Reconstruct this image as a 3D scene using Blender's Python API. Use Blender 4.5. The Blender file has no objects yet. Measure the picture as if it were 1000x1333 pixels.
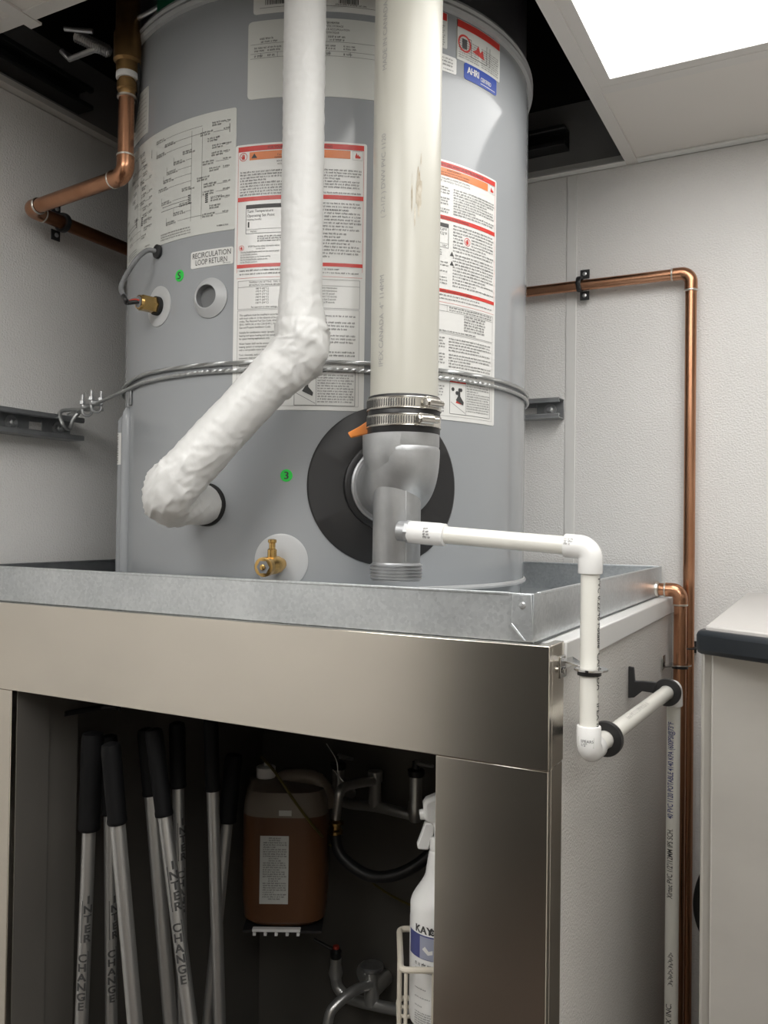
import bpy, bmesh, math, random
from mathutils import Vector, Matrix, noise
R_ = random.Random(7)
PI = math.pi
sc = bpy.context.scene
COL = sc.collection

# ------------------------------------------------------------------ camera
H = 1.6
AX = Vector((0.88452, 0.0048, -0.46648))    # world X, Y, Z axes in camera terms (right, down, forward)
AY = Vector((0.46633, 0.01889, 0.88441))
AZ = Vector((0.01306, -0.99981, 0.01447))
F, CX, CY = 1100.0, 500.0, 666.5
cd = bpy.data.cameras.new('camera'); cam = bpy.data.objects.new('camera', cd); COL.objects.link(cam)
cd.sensor_fit = 'HORIZONTAL'; cd.sensor_width = 36; cd.lens = 36 * F / 1000; cd.clip_start = 0.01
right = Vector((AX[0], AY[0], AZ[0])); down = Vector((AX[1], AY[1], AZ[1])); fwd = Vector((AX[2], AY[2], AZ[2]))
cam.matrix_world = Matrix(((right[0], -down[0], -fwd[0], 0), (right[1], -down[1], -fwd[1], 0),
                           (right[2], -down[2], -fwd[2], H), (0, 0, 0, 1)))
sc.camera = cam
# ------------------------------------------------------------------ world, light, exposure
w = bpy.data.worlds.new('world'); sc.world = w; w.use_nodes = True
w.node_tree.nodes['Background'].inputs[0].default_value = (0.5, 0.5, 0.5, 1)
w.node_tree.nodes['Background'].inputs[1].default_value = 0.02
PANEL_LIGHT = 6.3          # strength of the LED ceiling panels
PANEL_NEAR = 3.6           # the panel over the copper elbow, turned down to soften its highlights
sc.view_settings.view_transform = 'Standard'; sc.view_settings.look = 'None'
sc.view_settings.gamma = 1; sc.view_settings.use_curve_mapping = False
sc.view_settings.exposure = 0.58

# ------------------------------------------------------------------ measured rays -> places in the room
def ray(px, py):
    a, b = (px - CX) / F, (py - CY) / F
    return right * a + down * b + fwd
def onY(px, py, y): d = ray(px, py); return d * (y / d.y) + Vector((0, 0, H))
def onX(px, py, x): d = ray(px, py); return d * (x / d.x) + Vector((0, 0, H))
def onZ(px, py, z): d = ray(px, py); return d * ((z - H) / d.z) + Vector((0, 0, H))
def atD(px, py, D): return ray(px, py) * D + Vector((0, 0, H))
TC = Vector((-.822, 1.331)); TR = .36
def tank_hit(px, py):
    d = ray(px, py); a = d.x**2 + d.y**2; b = -2 * (d.x*TC.x + d.y*TC.y); c = TC.x**2 + TC.y**2 - TR*TR
    t = (-b - math.sqrt(b*b - 4*a*c)) / (2*a)
    return math.atan2(d.y*t - TC.y, d.x*t - TC.x), d.z*t + H

# ------------------------------------------------------------------ materials
MATS = {}
def mat(name, col, rough=.5, metal=0., coat=0., bump=None, var=None, emit=None, trans=0., aniso=0., spec=None):
    """bump=(scale, strength, dist[, stretch xyz]); var=(scale, amount, col2[, stretch xyz])"""
    m = bpy.data.materials.new(name); m.use_nodes = True; MATS[name] = m
    nt = m.node_tree; b = nt.nodes['Principled BSDF']
    b.inputs['Base Color'].default_value = (*col, 1); b.inputs['Roughness'].default_value = rough
    b.inputs['Metallic'].default_value = metal; b.inputs['Coat Weight'].default_value = coat
    b.inputs['Coat Roughness'].default_value = .08
    if spec is not None: b.inputs['Specular IOR Level'].default_value = spec
    if trans: b.inputs['Transmission Weight'].default_value = trans
    if aniso: b.inputs['Anisotropic'].default_value = aniso
    tc = nt.nodes.new('ShaderNodeTexCoord')
    def coords(st):
        mp = nt.nodes.new('ShaderNodeMapping'); mp.inputs['Scale'].default_value = st
        nt.links.new(tc.outputs['Object'], mp.inputs['Vector']); return mp.outputs[0]
    if var:
        st = var[3] if len(var) > 3 else (1, 1, 1)
        n = nt.nodes.new('ShaderNodeTexNoise'); n.inputs['Scale'].default_value = var[0]; n.inputs['Detail'].default_value = 5
        nt.links.new(coords(st), n.inputs['Vector'])
        rp = nt.nodes.new('ShaderNodeValToRGB'); rp.color_ramp.elements[0].position = .35; rp.color_ramp.elements[1].position = .68
        rp.color_ramp.elements[0].color = (*col, 1)
        c2 = var[2]; k = var[1]
        rp.color_ramp.elements[1].color = (*[col[i]*(1-k) + c2[i]*k for i in range(3)], 1)
        nt.links.new(n.outputs[0], rp.inputs[0]); nt.links.new(rp.outputs[0], b.inputs['Base Color'])
    if bump:
        st = bump[3] if len(bump) > 3 else (1, 1, 1)
        n = nt.nodes.new('ShaderNodeTexNoise'); n.inputs['Scale'].default_value = bump[0]; n.inputs['Detail'].default_value = 3
        nt.links.new(coords(st), n.inputs['Vector'])
        bp = nt.nodes.new('ShaderNodeBump'); bp.inputs['Strength'].default_value = bump[1]; bp.inputs['Distance'].default_value = bump[2]
        nt.links.new(n.outputs[0], bp.inputs['Height']); nt.links.new(bp.outputs[0], b.inputs['Normal'])
    if emit:
        b.inputs['Emission Color'].default_value = (*emit[0], 1); b.inputs['Emission Strength'].default_value = emit[1]
    return m
mat('frp', (.78, .77, .755), .16, bump=(280, .75, .0026), var=(3, .5, (.70, .69, .67)))
mat('frp_side', (.80, .785, .755), .2, bump=(280, .75, .0026), var=(4, .5, (.70, .68, .65)))
mat('white_trim', (.80, .80, .79), .3); mat('seam_strip', (.72, .715, .70), .3)
mat('room_paint', (.74, .72, .68), .6)
mat('upper_wall_shade', (.24, .24, .24), .6)  # walls above the ceiling: the plenum's shade is put into this grey
mat('cream_paint', (.78, .73, .64), .6)
mat('dark_card', (.035, .033, .032), .5)
mat('floor_tile', (.075, .055, .045), .5, var=(6, .6, (.06, .045, .036)))
mat('ceiling_tile', (.74, .71, .67), .7, bump=(60, .15, .001))
mat('grid_metal', (.70, .68, .65), .45)
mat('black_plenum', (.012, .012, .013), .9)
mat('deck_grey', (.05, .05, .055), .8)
mat('led', (.9, .9, .9), .5, emit=((1, .985, .955), PANEL_LIGHT)); mat('led_near', (.9, .9, .9), .5, emit=((1, .985, .955), PANEL_NEAR))
mat('tank_grey', (.325, .34, .355), .13, coat=.06, spec=.4, var=(2.2, .35, (.30, .315, .33)))
mat('tank_rim', (.45, .46, .47), .3)
mat('shroud_grey', (.07, .07, .075), .35)
mat('flange_grey', (.48, .49, .50), .32)
mat('sticker', (.74, .74, .72), .3, coat=.25)
mat('plate_paper', (.62, .63, .60), .35)
mat('ink', (.055, .055, .055), .5)
mat('ink_grey', (.22, .22, .22), .5)
mat('ink_pale', (.34, .34, .33), .5)
mat('ink_blue', (.06, .07, .22), .5)
mat('print_red', (.60, .05, .04), .35)
mat('print_orange', (.72, .22, .07), .35)
mat('print_blue', (.004, .045, .33), .35)
mat('print_green', (.03, .62, .08), .4)
mat('pvc', (.80, .79, .74), .24, coat=.2, var=(5, .5, (.76, .75, .69)))
mat('pvc_vent', (.54, .53, .475), .32, coat=.05, var=(4, .6, (.50, .49, .43)))
mat('pvc_white', (.86, .86, .85), .18, coat=.2)
mat('scuff', (.62, .585, .50), .7, var=(150, .9, (.30, .24, .16), (1, 1, .4)))
mat('wrap', (.66, .66, .65), .45, bump=(90, .35, .0018, (1, 1, .5)))
mat('foam_black', (.015, .015, .015), .9)
mat('rubber', (.016, .016, .017), .45)
mat('gasket', (.020, .020, .021), .42, bump=(60, .1, .001))
mat('cast_alu', (.50, .51, .52), .46, .8, bump=(140, .3, .001), var=(25, .7, (.37, .38, .39)))
mat('stainless', (.78, .73, .65), .2, 1., bump=(60, .03, .0005, (.04, .04, 3)), var=(5, .4, (.66, .62, .555), (1, 1, 2)))
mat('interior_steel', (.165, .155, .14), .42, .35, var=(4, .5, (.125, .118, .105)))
mat('bin_steel', (.68, .66, .62), .42, .6, var=(7, .55, (.58, .56, .525), (1, 1, 1.6)), bump=(40, .05, .0008, (.1, .1, 2)))
mat('clamp_steel', (.70, .68, .63), .24, 1.)
mat('chrome', (.62, .62, .62), .09, 1.); mat('chrome_dull', (.62, .62, .61), .3, .75)
mat('zinc', (.62, .63, .64), .36, .9, var=(60, .5, (.38, .39, .4)))
mat('strut_steel', (.42, .43, .44), .38, .9, var=(40, .6, (.3, .31, .32)))
mat('black_paint', (.018, .018, .019), .4)
mat('rope_steel', (.50, .51, .51), .38, .9)
mat('copper', (.55, .29, .175), .27, 1., var=(22, .75, (.42, .20, .11), (1, 1, .35)))
mat('copper_dark', (.30, .13, .065), .34, 1., var=(10, .6, (.22, .10, .05), (1, 1, .3)))
mat('solder', (.70, .66, .60), .3, 1.)
mat('brass', (.66, .44, .17), .25, 1., var=(60, .6, (.46, .29, .1)))
mat('brass_old', (.33, .20, .08), .4, .9, var=(50, .6, (.22, .13, .06)))
mat('tape_white', (.75, .75, .74), .6)
mat('wire_red', (.45, .05, .03), .5); mat('wire_grey', (.17, .175, .18), .45); mat('wire_black', (.01, .01, .01), .45)
mat('orange_plastic', (.80, .27, .06), .4)
mat('green_dark', (.005, .09, .045), .4)
mat('grip', (.003, .003, .0035), .65, spec=.2, bump=(160, .2, .001))
mat('alu_pole', (.52, .52, .51), .36, .85, var=(8, .4, (.52, .52, .51), (1, 1, .2)))
mat('beige_coat', (.62, .57, .48), .4)
mat('jug_amber', (.115, .05, .022), .3, var=(4, .4, (.10, .045, .02)))
mat('jug_clear', (.22, .185, .15), .35)
mat('yellow_tube', (.12, .095, .02), .35)
mat('bottle_white', (.87, .87, .86), .3)
mat('navy', (.008, .012, .017), .4)
mat('lid_grey', (.56, .54, .52), .4, bump=(150, .1, .001))
mat('side_trim', (.58, .56, .52), .35, .6)
mat('drawing_grey', (.33, .35, .45), .4)
# galvanised steel: crystal spangle
def galvanised():
    m = mat('galvanised', (.50, .52, .53), .33, .9); nt = m.node_tree; b = nt.nodes['Principled BSDF']
    tc = nt.nodes.new('ShaderNodeTexCoord'); v = nt.nodes.new('ShaderNodeTexVoronoi'); v.inputs['Scale'].default_value = 240
    n = nt.nodes.new('ShaderNodeTexNoise'); n.inputs['Scale'].default_value = 9; n.inputs['Detail'].default_value = 6
    nt.links.new(tc.outputs['Object'], v.inputs['Vector']); nt.links.new(tc.outputs['Object'], n.inputs['Vector'])
    mx = nt.nodes.new('ShaderNodeMix'); mx.data_type = 'FLOAT'; mx.inputs[0].default_value = .72
    nt.links.new(v.outputs['Color'], mx.inputs[2]); nt.links.new(n.outputs[0], mx.inputs[3])
    rp = nt.nodes.new('ShaderNodeValToRGB'); rp.color_ramp.elements[0].color = (.55, .58, .60, 1); rp.color_ramp.elements[1].color = (.74, .77, .79, 1)
    rp.color_ramp.elements[0].position = .3; rp.color_ramp.elements[1].position = .7
    nt.links.new(mx.outputs[0], rp.inputs[0]); nt.links.new(rp.outputs[0], b.inputs['Base Color'])
    mr = nt.nodes.new('ShaderNodeMapRange'); mr.inputs[3].default_value = .26; mr.inputs[4].default_value = .46
    nt.links.new(mx.outputs[0], mr.inputs[0]); nt.links.new(mr.outputs[0], b.inputs['Roughness'])
galvanised()

# ------------------------------------------------------------------ mesh helpers
def V(*a): return Vector(a)
def frame(d):
    d = d.normalized(); a = Vector((0, 0, 1)) if abs(d.z) < .9 else Vector((1, 0, 0))
    u = d.cross(a).normalized(); return u, d.cross(u).normalized()
class MB:
    def __init__(s): s.v = []; s.f = []
    def add(s, vs, fs):
        o = len(s.v); s.v += [Vector(p) for p in vs]; s.f += [tuple(i + o for i in q) for q in fs]; return s
    def box(s, a, b):
        x0, y0, z0 = a; x1, y1, z1 = b
        x0, x1 = min(x0, x1), max(x0, x1); y0, y1 = min(y0, y1), max(y0, y1); z0, z1 = min(z0, z1), max(z0, z1)
        return s.add([(x0,y0,z0),(x1,y0,z0),(x1,y1,z0),(x0,y1,z0),(x0,y0,z1),(x1,y0,z1),(x1,y1,z1),(x0,y1,z1)],
                     [(3,2,1,0),(4,5,6,7),(0,1,5,4),(1,2,6,5),(2,3,7,6),(3,0,4,7)])
    def obox(s, c, ux, uy, uz):
        c = Vector(c); P = [c + ux*i + uy*j + uz*k for k in (-1, 1) for (i, j) in ((-1,-1),(1,-1),(1,1),(-1,1))]
        fs = [(3,2,1,0),(4,5,6,7),(0,1,5,4),(1,2,6,5),(2,3,7,6),(3,0,4,7)]
        if ux.cross(uy).dot(uz) < 0: fs = [tuple(reversed(q)) for q in fs]
        return s.add(P, fs)
    def tube(s, path, r, n=16, caps=True, closed=False, up=None, fn=None):
        path = [Vector(p) for p in path]; m = len(path)
        rs = r if isinstance(r, (list, tuple)) else [r]*m
        T = []
        for i in range(m):
            a = path[(i-1) % m] if (closed or i > 0) else path[i]; b = path[(i+1) % m] if (closed or i < m-1) else path[i]
            T.append((b - a).normalized())
        u, _ = frame(T[0])
        if up is not None: u = (up - T[0]*up.dot(T[0])).normalized()
        vs = []
        for i in range(m):
            u = (u - T[i]*u.dot(T[i])).normalized(); q = T[i].cross(u)
            for k in range(n):
                an = 2*PI*k/n; d = u*math.cos(an) + q*math.sin(an); p = path[i] + d*rs[i]
                if fn: p = fn(p, d, i, k)
                vs.append(p)
        fs = []
        for i in range(m if closed else m-1):
            j = (i+1) % m
            for k in range(n): l = (k+1) % n; fs.append((i*n+k, i*n+l, j*n+l, j*n+k))
        if caps and not closed: fs += [tuple(reversed(range(n))), tuple((m-1)*n + k for k in range(n))]
        return s.add(vs, fs)
    def cyl(s, p0, p1, r0, r1=None, n=24): return s.tube([p0, p1], [r0, r0 if r1 is None else r1], n)
    def lathe(s, prof, org=(0,0,0), axis=(0,0,1), n=32, caps=True):
        ax = Vector(axis).normalized(); u, q = frame(ax); org = Vector(org); vs = []
        for r, h in prof:
            for k in range(n): a = 2*PI*k/n; vs.append(org + ax*h + (u*math.cos(a) + q*math.sin(a))*max(r, 1e-5))
        fs = []; m = len(prof)
        for i in range(m-1):
            for k in range(n): l = (k+1) % n; fs.append((i*n+k, i*n+l, (i+1)*n+l, (i+1)*n+k))
        if caps: fs += [tuple(reversed(range(n))), tuple((m-1)*n + k for k in range(n))]
        return s.add(vs, fs)
    def prism(s, pts, ext):
        pts = [Vector(p) for p in pts]; ext = Vector(ext); n = len(pts)
        fs = [tuple(reversed(range(n))), tuple(range(n, 2*n))] + [(i, (i+1) % n, n + (i+1) % n, n + i) for i in range(n)]
        return s.add(pts + [p + ext for p in pts], fs)
    # shapes that lie on the tank's jacket
    def sheet(s, t0, t1, z0, z1, h0=-.001, h1=.0007, rc=.004, nu=None):
        nu = nu or max(4, int(abs(t1-t0)*TR/.006)); wd = (t1-t0)*TR; us = [wd*i/nu for i in range(nu+1)]
        if rc: us = sorted(set([0, rc*.12, rc*.4, rc, wd-rc, wd-rc*.4, wd-rc*.12, wd] + [u for u in us if rc < u < wd-rc]))
        vs = []; m = len(us)
        for u in us:
            d = min(u, wd-u); ins = rc - math.sqrt(max(0, rc*rc - (rc-d)**2)) if rc and d < rc else 0
            t = t0 + u/TR
            for h in (h0, h1):
                for z in (z0+ins, z1-ins): vs.append((TC.x + (TR+h)*math.cos(t), TC.y + (TR+h)*math.sin(t), z))
        fs = []
        for i in range(m-1):
            a, b = i*4, (i+1)*4
            fs += [(a+2, b+2, b+3, a+3), (a+3, b+3, b+1, a+1), (a+2, a, b, b+2)]
        fs += [(0, 2, 3, 1), ((m-1)*4, (m-1)*4+1, (m-1)*4+3, (m-1)*4+2)]
        return s.add(vs, fs)
    def disc(s, t, z, prof, n=48, close=True):
        vs = []
        for rho, h in prof:
            for k in range(n):
                a = 2*PI*k/n; tt = t + rho*math.cos(a)/TR
                vs.append((TC.x + (TR+h)*math.cos(tt), TC.y + (TR+h)*math.sin(tt), z + rho*math.sin(a)))
        fs = []
        for i in range(len(prof)-1):
            for k in range(n): l = (k+1) % n; fs.append((i*n+k, (i+1)*n+k, (i+1)*n+l, i*n+l))
        return s.add(vs, fs)
    def build(s, name, m, parent=None, bevel=0, ang=35, kind=None):
        o_ = Vector((0, 0, 0)); p = parent
        while p: o_ += Vector(p.location); p = p.parent
        me = bpy.data.meshes.new(name); me.from_pydata([tuple(v - o_) for v in s.v], [], s.f)
        me.materials.append(MATS[m]); me.update()
        b = bmesh.new(); b.from_mesh(me); bmesh.ops.recalc_face_normals(b, faces=b.faces); b.to_mesh(me); b.free()
        me.polygons.foreach_set('use_smooth', [True]*len(me.polygons)); me.set_sharp_from_angle(angle=math.radians(ang))
        o = bpy.data.objects.new(name, me); COL.objects.link(o); o.parent = parent
        if bevel:
            q = o.modifiers.new('bevel', 'BEVEL'); q.width = bevel; q.segments = 2; q.limit_method = 'ANGLE'; q.angle_limit = math.radians(40)
        if kind: o['kind'] = kind
        return o
    def build_flat(s, name, m, parent):    # print: no normal recalculation
        o_ = Vector((0, 0, 0)); p = parent
        while p: o_ += Vector(p.location); p = p.parent
        me = bpy.data.meshes.new(name); me.from_pydata([tuple(v - o_) for v in s.v], [], s.f); me.materials.append(MATS[m]); me.update()
        o = bpy.data.objects.new(name, me); COL.objects.link(o); o.parent = parent; o['kind'] = 'stuff'; return o
def thing(name, label, cat, loc, group=None):
    o = bpy.data.objects.new(name, None); COL.objects.link(o); o.location = loc; o.empty_display_size = .05
    o['label'] = label; o['category'] = cat
    if group: o['group'] = group
    return o
def tag(o, label, cat, group=None):
    o['label'] = label; o['category'] = cat
    if group: o['group'] = group
    return o
def struct(o): o['kind'] = 'structure'; return o
def sroot(name, loc=(0,0,0)):
    o = bpy.data.objects.new(name, None); COL.objects.link(o); o.location = loc; o['kind'] = 'structure'; return o
def arc(c, a, b, a0, a1, n=8):
    """points on c + a*cos + b*sin"""
    c, a, b = Vector(c), Vector(a), Vector(b)
    return [c + a*math.cos(a0 + (a1-a0)*i/n) + b*math.sin(a0 + (a1-a0)*i/n) for i in range(n+1)]
def rounded(pts, r, n=7):
    """a polyline with its corners rounded"""
    pts = [Vector(p) for p in pts]; out = [pts[0]]; rr = r if isinstance(r, (list, tuple)) else [r]*len(pts)
    for i in range(1, len(pts)-1):
        p, a, b = pts[i], pts[i-1], pts[i+1]; ua = (a-p).normalized(); ub = (b-p).normalized()
        an = ua.angle(ub); d = min(rr[i]/math.tan(an/2), (a-p).length*.49, (b-p).length*.49)
        A, B = p + ua*d, p + ub*d
        for k in range(n+1): t = k/n; out.append(A*(1-t)**2 + p*2*t*(1-t) + B*t*t)
    out.append(pts[-1]); return out
def resample(path, step):
    out = [path[0]]; 
    for a, b in zip(path, path[1:]):
        L = (b-a).length; k = max(1, int(round(L/step)))
        for i in range(1, k+1): out.append(a.lerp(b, i/k))
    return out
# ---- lettering
_tc = {}
def glyphs(body, size, align='LEFT', fat=0):
    key = (body, align, fat)
    if key not in _tc:
        c = bpy.data.curves.new('text', 'FONT'); c.body = body; c.size = 1; c.align_x = align; c.resolution_u = 3; c.offset = fat
        o = bpy.data.objects.new('text', c); COL.objects.link(o)
        dg = bpy.context.evaluated_depsgraph_get(); me = o.evaluated_get(dg).to_mesh()
        _tc[key] = ([tuple(v.co[:2]) for v in me.vertices], [tuple(p.vertices) for p in me.polygons])
        bpy.data.objects.remove(o); bpy.data.curves.remove(c)
    v, f = _tc[key]; return [(x*size, y*size) for x, y in v], f
def fine(v, f, L):
    """split large glyph faces so that lettering follows a narrow pipe"""
    b = bmesh.new(); vs = [b.verts.new((x, y, 0)) for x, y in v]
    for q in f:
        try: b.faces.new([vs[i] for i in q])
        except ValueError: pass
    bmesh.ops.triangulate(b, faces=b.faces[:])
    for _ in range(4):
        es = [e for e in b.edges if e.calc_length() > L]
        if not es: break
        bmesh.ops.subdivide_edges(b, edges=es, cuts=1); bmesh.ops.triangulate(b, faces=[q for q in b.faces if len(q.verts) > 3])
    b.verts.index_update(); out = ([tuple(q.co[:2]) for q in b.verts], [tuple(w.index for w in q.verts) for q in b.faces]); b.free(); return out
def write(mb, body, size, fn, align='LEFT', sx=1, bold=0, fat=0, cut=0):
    v, f = glyphs(body, size, align, fat)
    if cut: v, f = fine(v, f, cut)
    mb.add([fn(x*sx, y) for x, y in v], f)
    if bold: mb.add([fn(x*sx + bold, y) for x, y in v], f)
def tankmap(t0, z0, h=.0011):
    return lambda x, y: Vector((TC.x + (TR+h)*math.cos(t0 + x/TR), TC.y + (TR+h)*math.sin(t0 + x/TR), z0 + y))
def quad(mb, fn, x0, y0, x1, y1, step=.012):
    n = max(1, int(abs(x1-x0)/step)); P = []
    for i in range(n+1): x = x0 + (x1-x0)*i/n; P += [fn(x, y0), fn(x, y1)]
    mb.add(P, [(2*i, 2*i+2, 2*i+3, 2*i+1) for i in range(n)])
def line(mb, fn, x0, y0, x1, y1, w=.0005):
    if abs(x1-x0) >= abs(y1-y0): quad(mb, fn, x0, y0-w/2, x1, y0+w/2)
    else: quad(mb, fn, x0-w/2, y0, x0+w/2, y1)
def frame_rect(mb, fn, x0, y0, x1, y1, w=.0005):
    line(mb, fn, x0, y0, x1, y0, w); line(mb, fn, x0, y1, x1, y1, w); line(mb, fn, x0, y0, x0, y1, w); line(mb, fn, x1, y0, x1, y1, w)
def words(mb, fn, x0, x1, y, h, rnd=R_, full=True):
    """a line of small print too fine to read: letter-sized strokes in word groups"""
    x = x0; end = x1 if full else x0 + (x1-x0)*rnd.uniform(.4, .9)
    while x < end - h:
        for _ in range(rnd.randint(2, 8)):
            if x > end: break
            wd = h*rnd.uniform(.35, .6); t = rnd.random()
            if t < .45: quad(mb, fn, x, y, x+wd*.38, y+h*rnd.choice((1, 1, 1.35))); quad(mb, fn, x+wd*.38, y+h*.7, x+wd*.8, y+h)
            elif t < .8: quad(mb, fn, x, y, x+wd*.8, y+h*.3); quad(mb, fn, x, y+h*.7, x+wd*.8, y+h); quad(mb, fn, x, y+h*.3, x+wd*.3, y+h*.7)
            else: quad(mb, fn, x+wd*.2, y, x+wd*.55, y+h)
            x += wd
        x += h*.55
def ring2d(mb, fn, cx, cy, r0, r1, n=20):
    P = []
    for k in range(n+1): a = 2*PI*k/n; P += [fn(cx+r0*math.cos(a), cy+r0*math.sin(a)), fn(cx+r1*math.cos(a), cy+r1*math.sin(a))]
    mb.add(P, [(2*i, 2*i+1, 2*i+3, 2*i+2) for i in range(n)])
def poly2d(mb, fn, pts): mb.add([fn(x, y) for x, y in pts], [tuple(range(len(pts)))])
def hand_icon(mb, fn, cx, cy, s):
    ring2d(mb, fn, cx, cy, s*.86, s)
    quad(mb, fn, cx-s*.33, cy-s*.6, cx+s*.35, cy+s*.05)
    for k, hh in enumerate((.45, .62, .58, .42)): quad(mb, fn, cx-s*.33+k*s*.18, cy, cx-s*.33+k*s*.18+s*.13, cy+s*hh)
    poly2d(mb, fn, [(cx-s*.33, cy-s*.35), (cx-s*.33, cy-s*.1), (cx-s*.62, cy+s*.15), (cx-s*.68, cy+s*.05)])
def flame_icon(mb, fn, cx, cy, s):
    poly2d(mb, fn, [(cx-s*.6, cy-s*.7), (cx+s*.7, cy-s*.7), (cx+s*.75, cy-s*.2), (cx+s*.3, cy-s*.05), (cx+s*.25, cy+s*.35), (cx-s*.05, cy), (cx-s*.25, cy+s*.8), (cx-s*.5, cy+s*.2), (cx-s*.65, cy-s*.2)])
def pipemap(p0, a, n, r, h=.0004):
    a = Vector(a).normalized(); n = Vector(n); n = (n - a*n.dot(a)).normalized(); up = n.cross(a); p0 = Vector(p0)
    return lambda x, y: p0 + a*x + (n*math.cos(y/r) + up*math.sin(y/r))*(r+h)
CAMP = Vector((0, 0, H))

# =================================================================== THE ROOM
XL, YB, ZC = -1.30, 1.80, 2.366         # left wall, back wall, ceiling
XR, YF, ZD = 1.5, -2.2, 3.1
struct(MB().box((XL-.1, YF-.1, -.1), (XR+.1, YB+.1, 0)).build('floor', 'floor_tile'))
# back wall: FRP panels meet at a divider strip
wb = sroot('wall_back', (0, YB, 0))
SEAM = -.497
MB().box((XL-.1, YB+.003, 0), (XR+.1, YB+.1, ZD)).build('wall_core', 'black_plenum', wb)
MB().box((XL, YB, 0), (SEAM-.0003, YB+.003, ZC)).build('wall_panel', 'frp', wb)
MB().box((SEAM+.0003, YB, 0), (XR, YB+.003, ZC)).build('wall_panel', 'frp', wb)
MB().box((XL, YB, ZC), (XR, YB+.003, 2.52)).build('upper_panel', 'upper_wall_shade', wb)
struct(MB().box((SEAM-.011, YB-.0025, .1), (SEAM+.011, YB+.002, ZC-.004)).build('trim_1', 'seam_strip', bevel=.001))
wl = sroot('wall_left', (XL, 0, 0))
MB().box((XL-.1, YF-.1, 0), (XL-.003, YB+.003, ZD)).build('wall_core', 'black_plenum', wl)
MB().box((XL-.003, YF, 0), (XL, YB, ZC)).build('wall_panel', 'frp', wl)
MB().box((XL-.003, YF, ZC), (XL, YB, 2.50)).build('upper_panel', 'upper_wall_shade', wl)
struct(MB().box((XR, YF-.1, 0), (XR+.1, YB+.1, ZD)).build('wall_right', 'room_paint'))
wf = sroot('wall_front', (0, YF, 0))
MB().box((XL-.1, YF-.1, 0), (XR, YF, ZD)).build('wall_plaster', 'cream_paint', wf)
d1 = sroot('added_dark_card_1', (XL, -1.6, 0))  # unseen dark card, added to darken the right end of the steel front's reflection
MB().box((XL, -2.15, 0), (XL+.045, -1.06, 2.2)).build('card_face', 'dark_card', d1)
MB().box((XL+.045, -1.20, 1.02), (XL+.09, -1.10, 1.05)).build('card_handle', 'stainless', d1, bevel=.004)
d2 = sroot('added_dark_card_2', (-.85, YF, 0))  # second unseen card, added to carry on the dark reflection in the steel
MB().box((-1.25, YF, 0), (-.45, YF+.045, 2.2)).build('card_face', 'dark_card', d2)
# plenum above the ceiling
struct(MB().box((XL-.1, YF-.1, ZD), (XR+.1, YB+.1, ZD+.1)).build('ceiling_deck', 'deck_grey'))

# suspended ceiling: tiles and tees
ceil = sroot('ceiling', (0, 0, ZC))
TX = [-.369, .241, .851, 1.46]
TY = [-2.18, -1.57, -.96, -.35, .26, .87, 1.475, YB]
OPEN_Y = .868
def tile(x0, x1, y0, y1):
    MB().box((x0+.002, y0+.002, ZC+.0005), (x1-.002, y1-.002, ZC+.016)).build('ceiling_tile', 'ceiling_tile', ceil)
for i in range(len(TX)-1):
    for j in range(len(TY)-1):
        if (i, j) in ((0, 4), (0, 5), (1, 2), (1, 3)): continue
        tile(TX[i], TX[i+1], TY[j], TY[j+1])
for x0, x1 in ((XL+.002, -1.09), (-1.09, -.98), (-.98, -.369)):
    for j in range(5):
        if x0 == -.98 and j in (2, 3): continue
        tile(x0, x1, TY[j], min(TY[j+1], OPEN_Y))
def tee(a, b, along):
    m = MB()
    if along == 'y': m.box((a[0]-.012, a[1], ZC-.0036), (a[0]+.012, b[1], ZC)); m.box((a[0]-.0012, a[1], ZC), (a[0]+.0012, b[1], ZC+.035))
    else: m.box((a[0], a[1]-.012, ZC-.002), (b[0], a[1]+.012, ZC+.0004)); m.box((a[0], a[1]-.0012, ZC), (b[0], a[1]+.0012, ZC+.035))
    m.build('grid_tee', 'grid_metal', ceil)
for x in TX[:3]: tee((x, YF), (x, YB-.002), 'y')
tee((-1.09, YF), (-1.09, .892), 'y')
for y in TY[1:7]: tee((-.357, y), (1.46, y), 'x')
for y in TY[1:5]: tee((XL, y), (-.381, y), 'x')
tee((XL+.02, OPEN_Y), (-.381, OPEN_Y), 'x')
# loose hanger hook on the tee by the opening
hk = MB(); hk.tube(rounded([(-1.045, .84, ZC+.03), (-1.045, .875, ZC+.004), (-1.03, .885, ZC+.012), (-1.03, .87, ZC+.03)], .006), .0035, 8)
hk.build('hanger_hook', 'zinc', ceil)
t2 = MB().box((XL, YB-.022, ZC-.003), (XR, YB, ZC)).box((XL, YB-.002, ZC-.003), (XR, YB, ZC+.02)); struct(t2.build('trim_2', 'white_trim'))
t3 = MB().box((XL, YF, ZC-.003), (XL+.022, YB-.022, ZC)).box((XL, YF, ZC-.003), (XL+.002, YB-.022, ZC+.02)); struct(t3.build('trim_3', 'grid_metal'))
def ceiling_light(x0, x1, y0, y1, label, led='led'):
    t = thing('ceiling_light', label, 'light', ((x0+x1)/2, (y0+y1)/2, ZC), 'flat ceiling light panels')
    f = .022; z0, z1 = ZC-.0015, ZC+.03
    m = MB(); m.box((x0, y0, z0), (x0+f, y1, z1)); m.box((x1-f, y0, z0), (x1, y1, z1)); m.box((x0+f, y0, z0), (x1-f, y0+f, z1)); m.box((x0+f, y1-f, z0), (x1-f, y1, z1))
    m.build('frame', 'grid_metal', t)
    MB().box((x0+f, y0+f, ZC+.0015), (x1-f, y1-f, ZC+.006)).build('diffuser', led, t)
    MB().box((x0, y0, ZC+.03), (x1, y1, ZC+.045)).build('housing', 'grid_metal', t)
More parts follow.
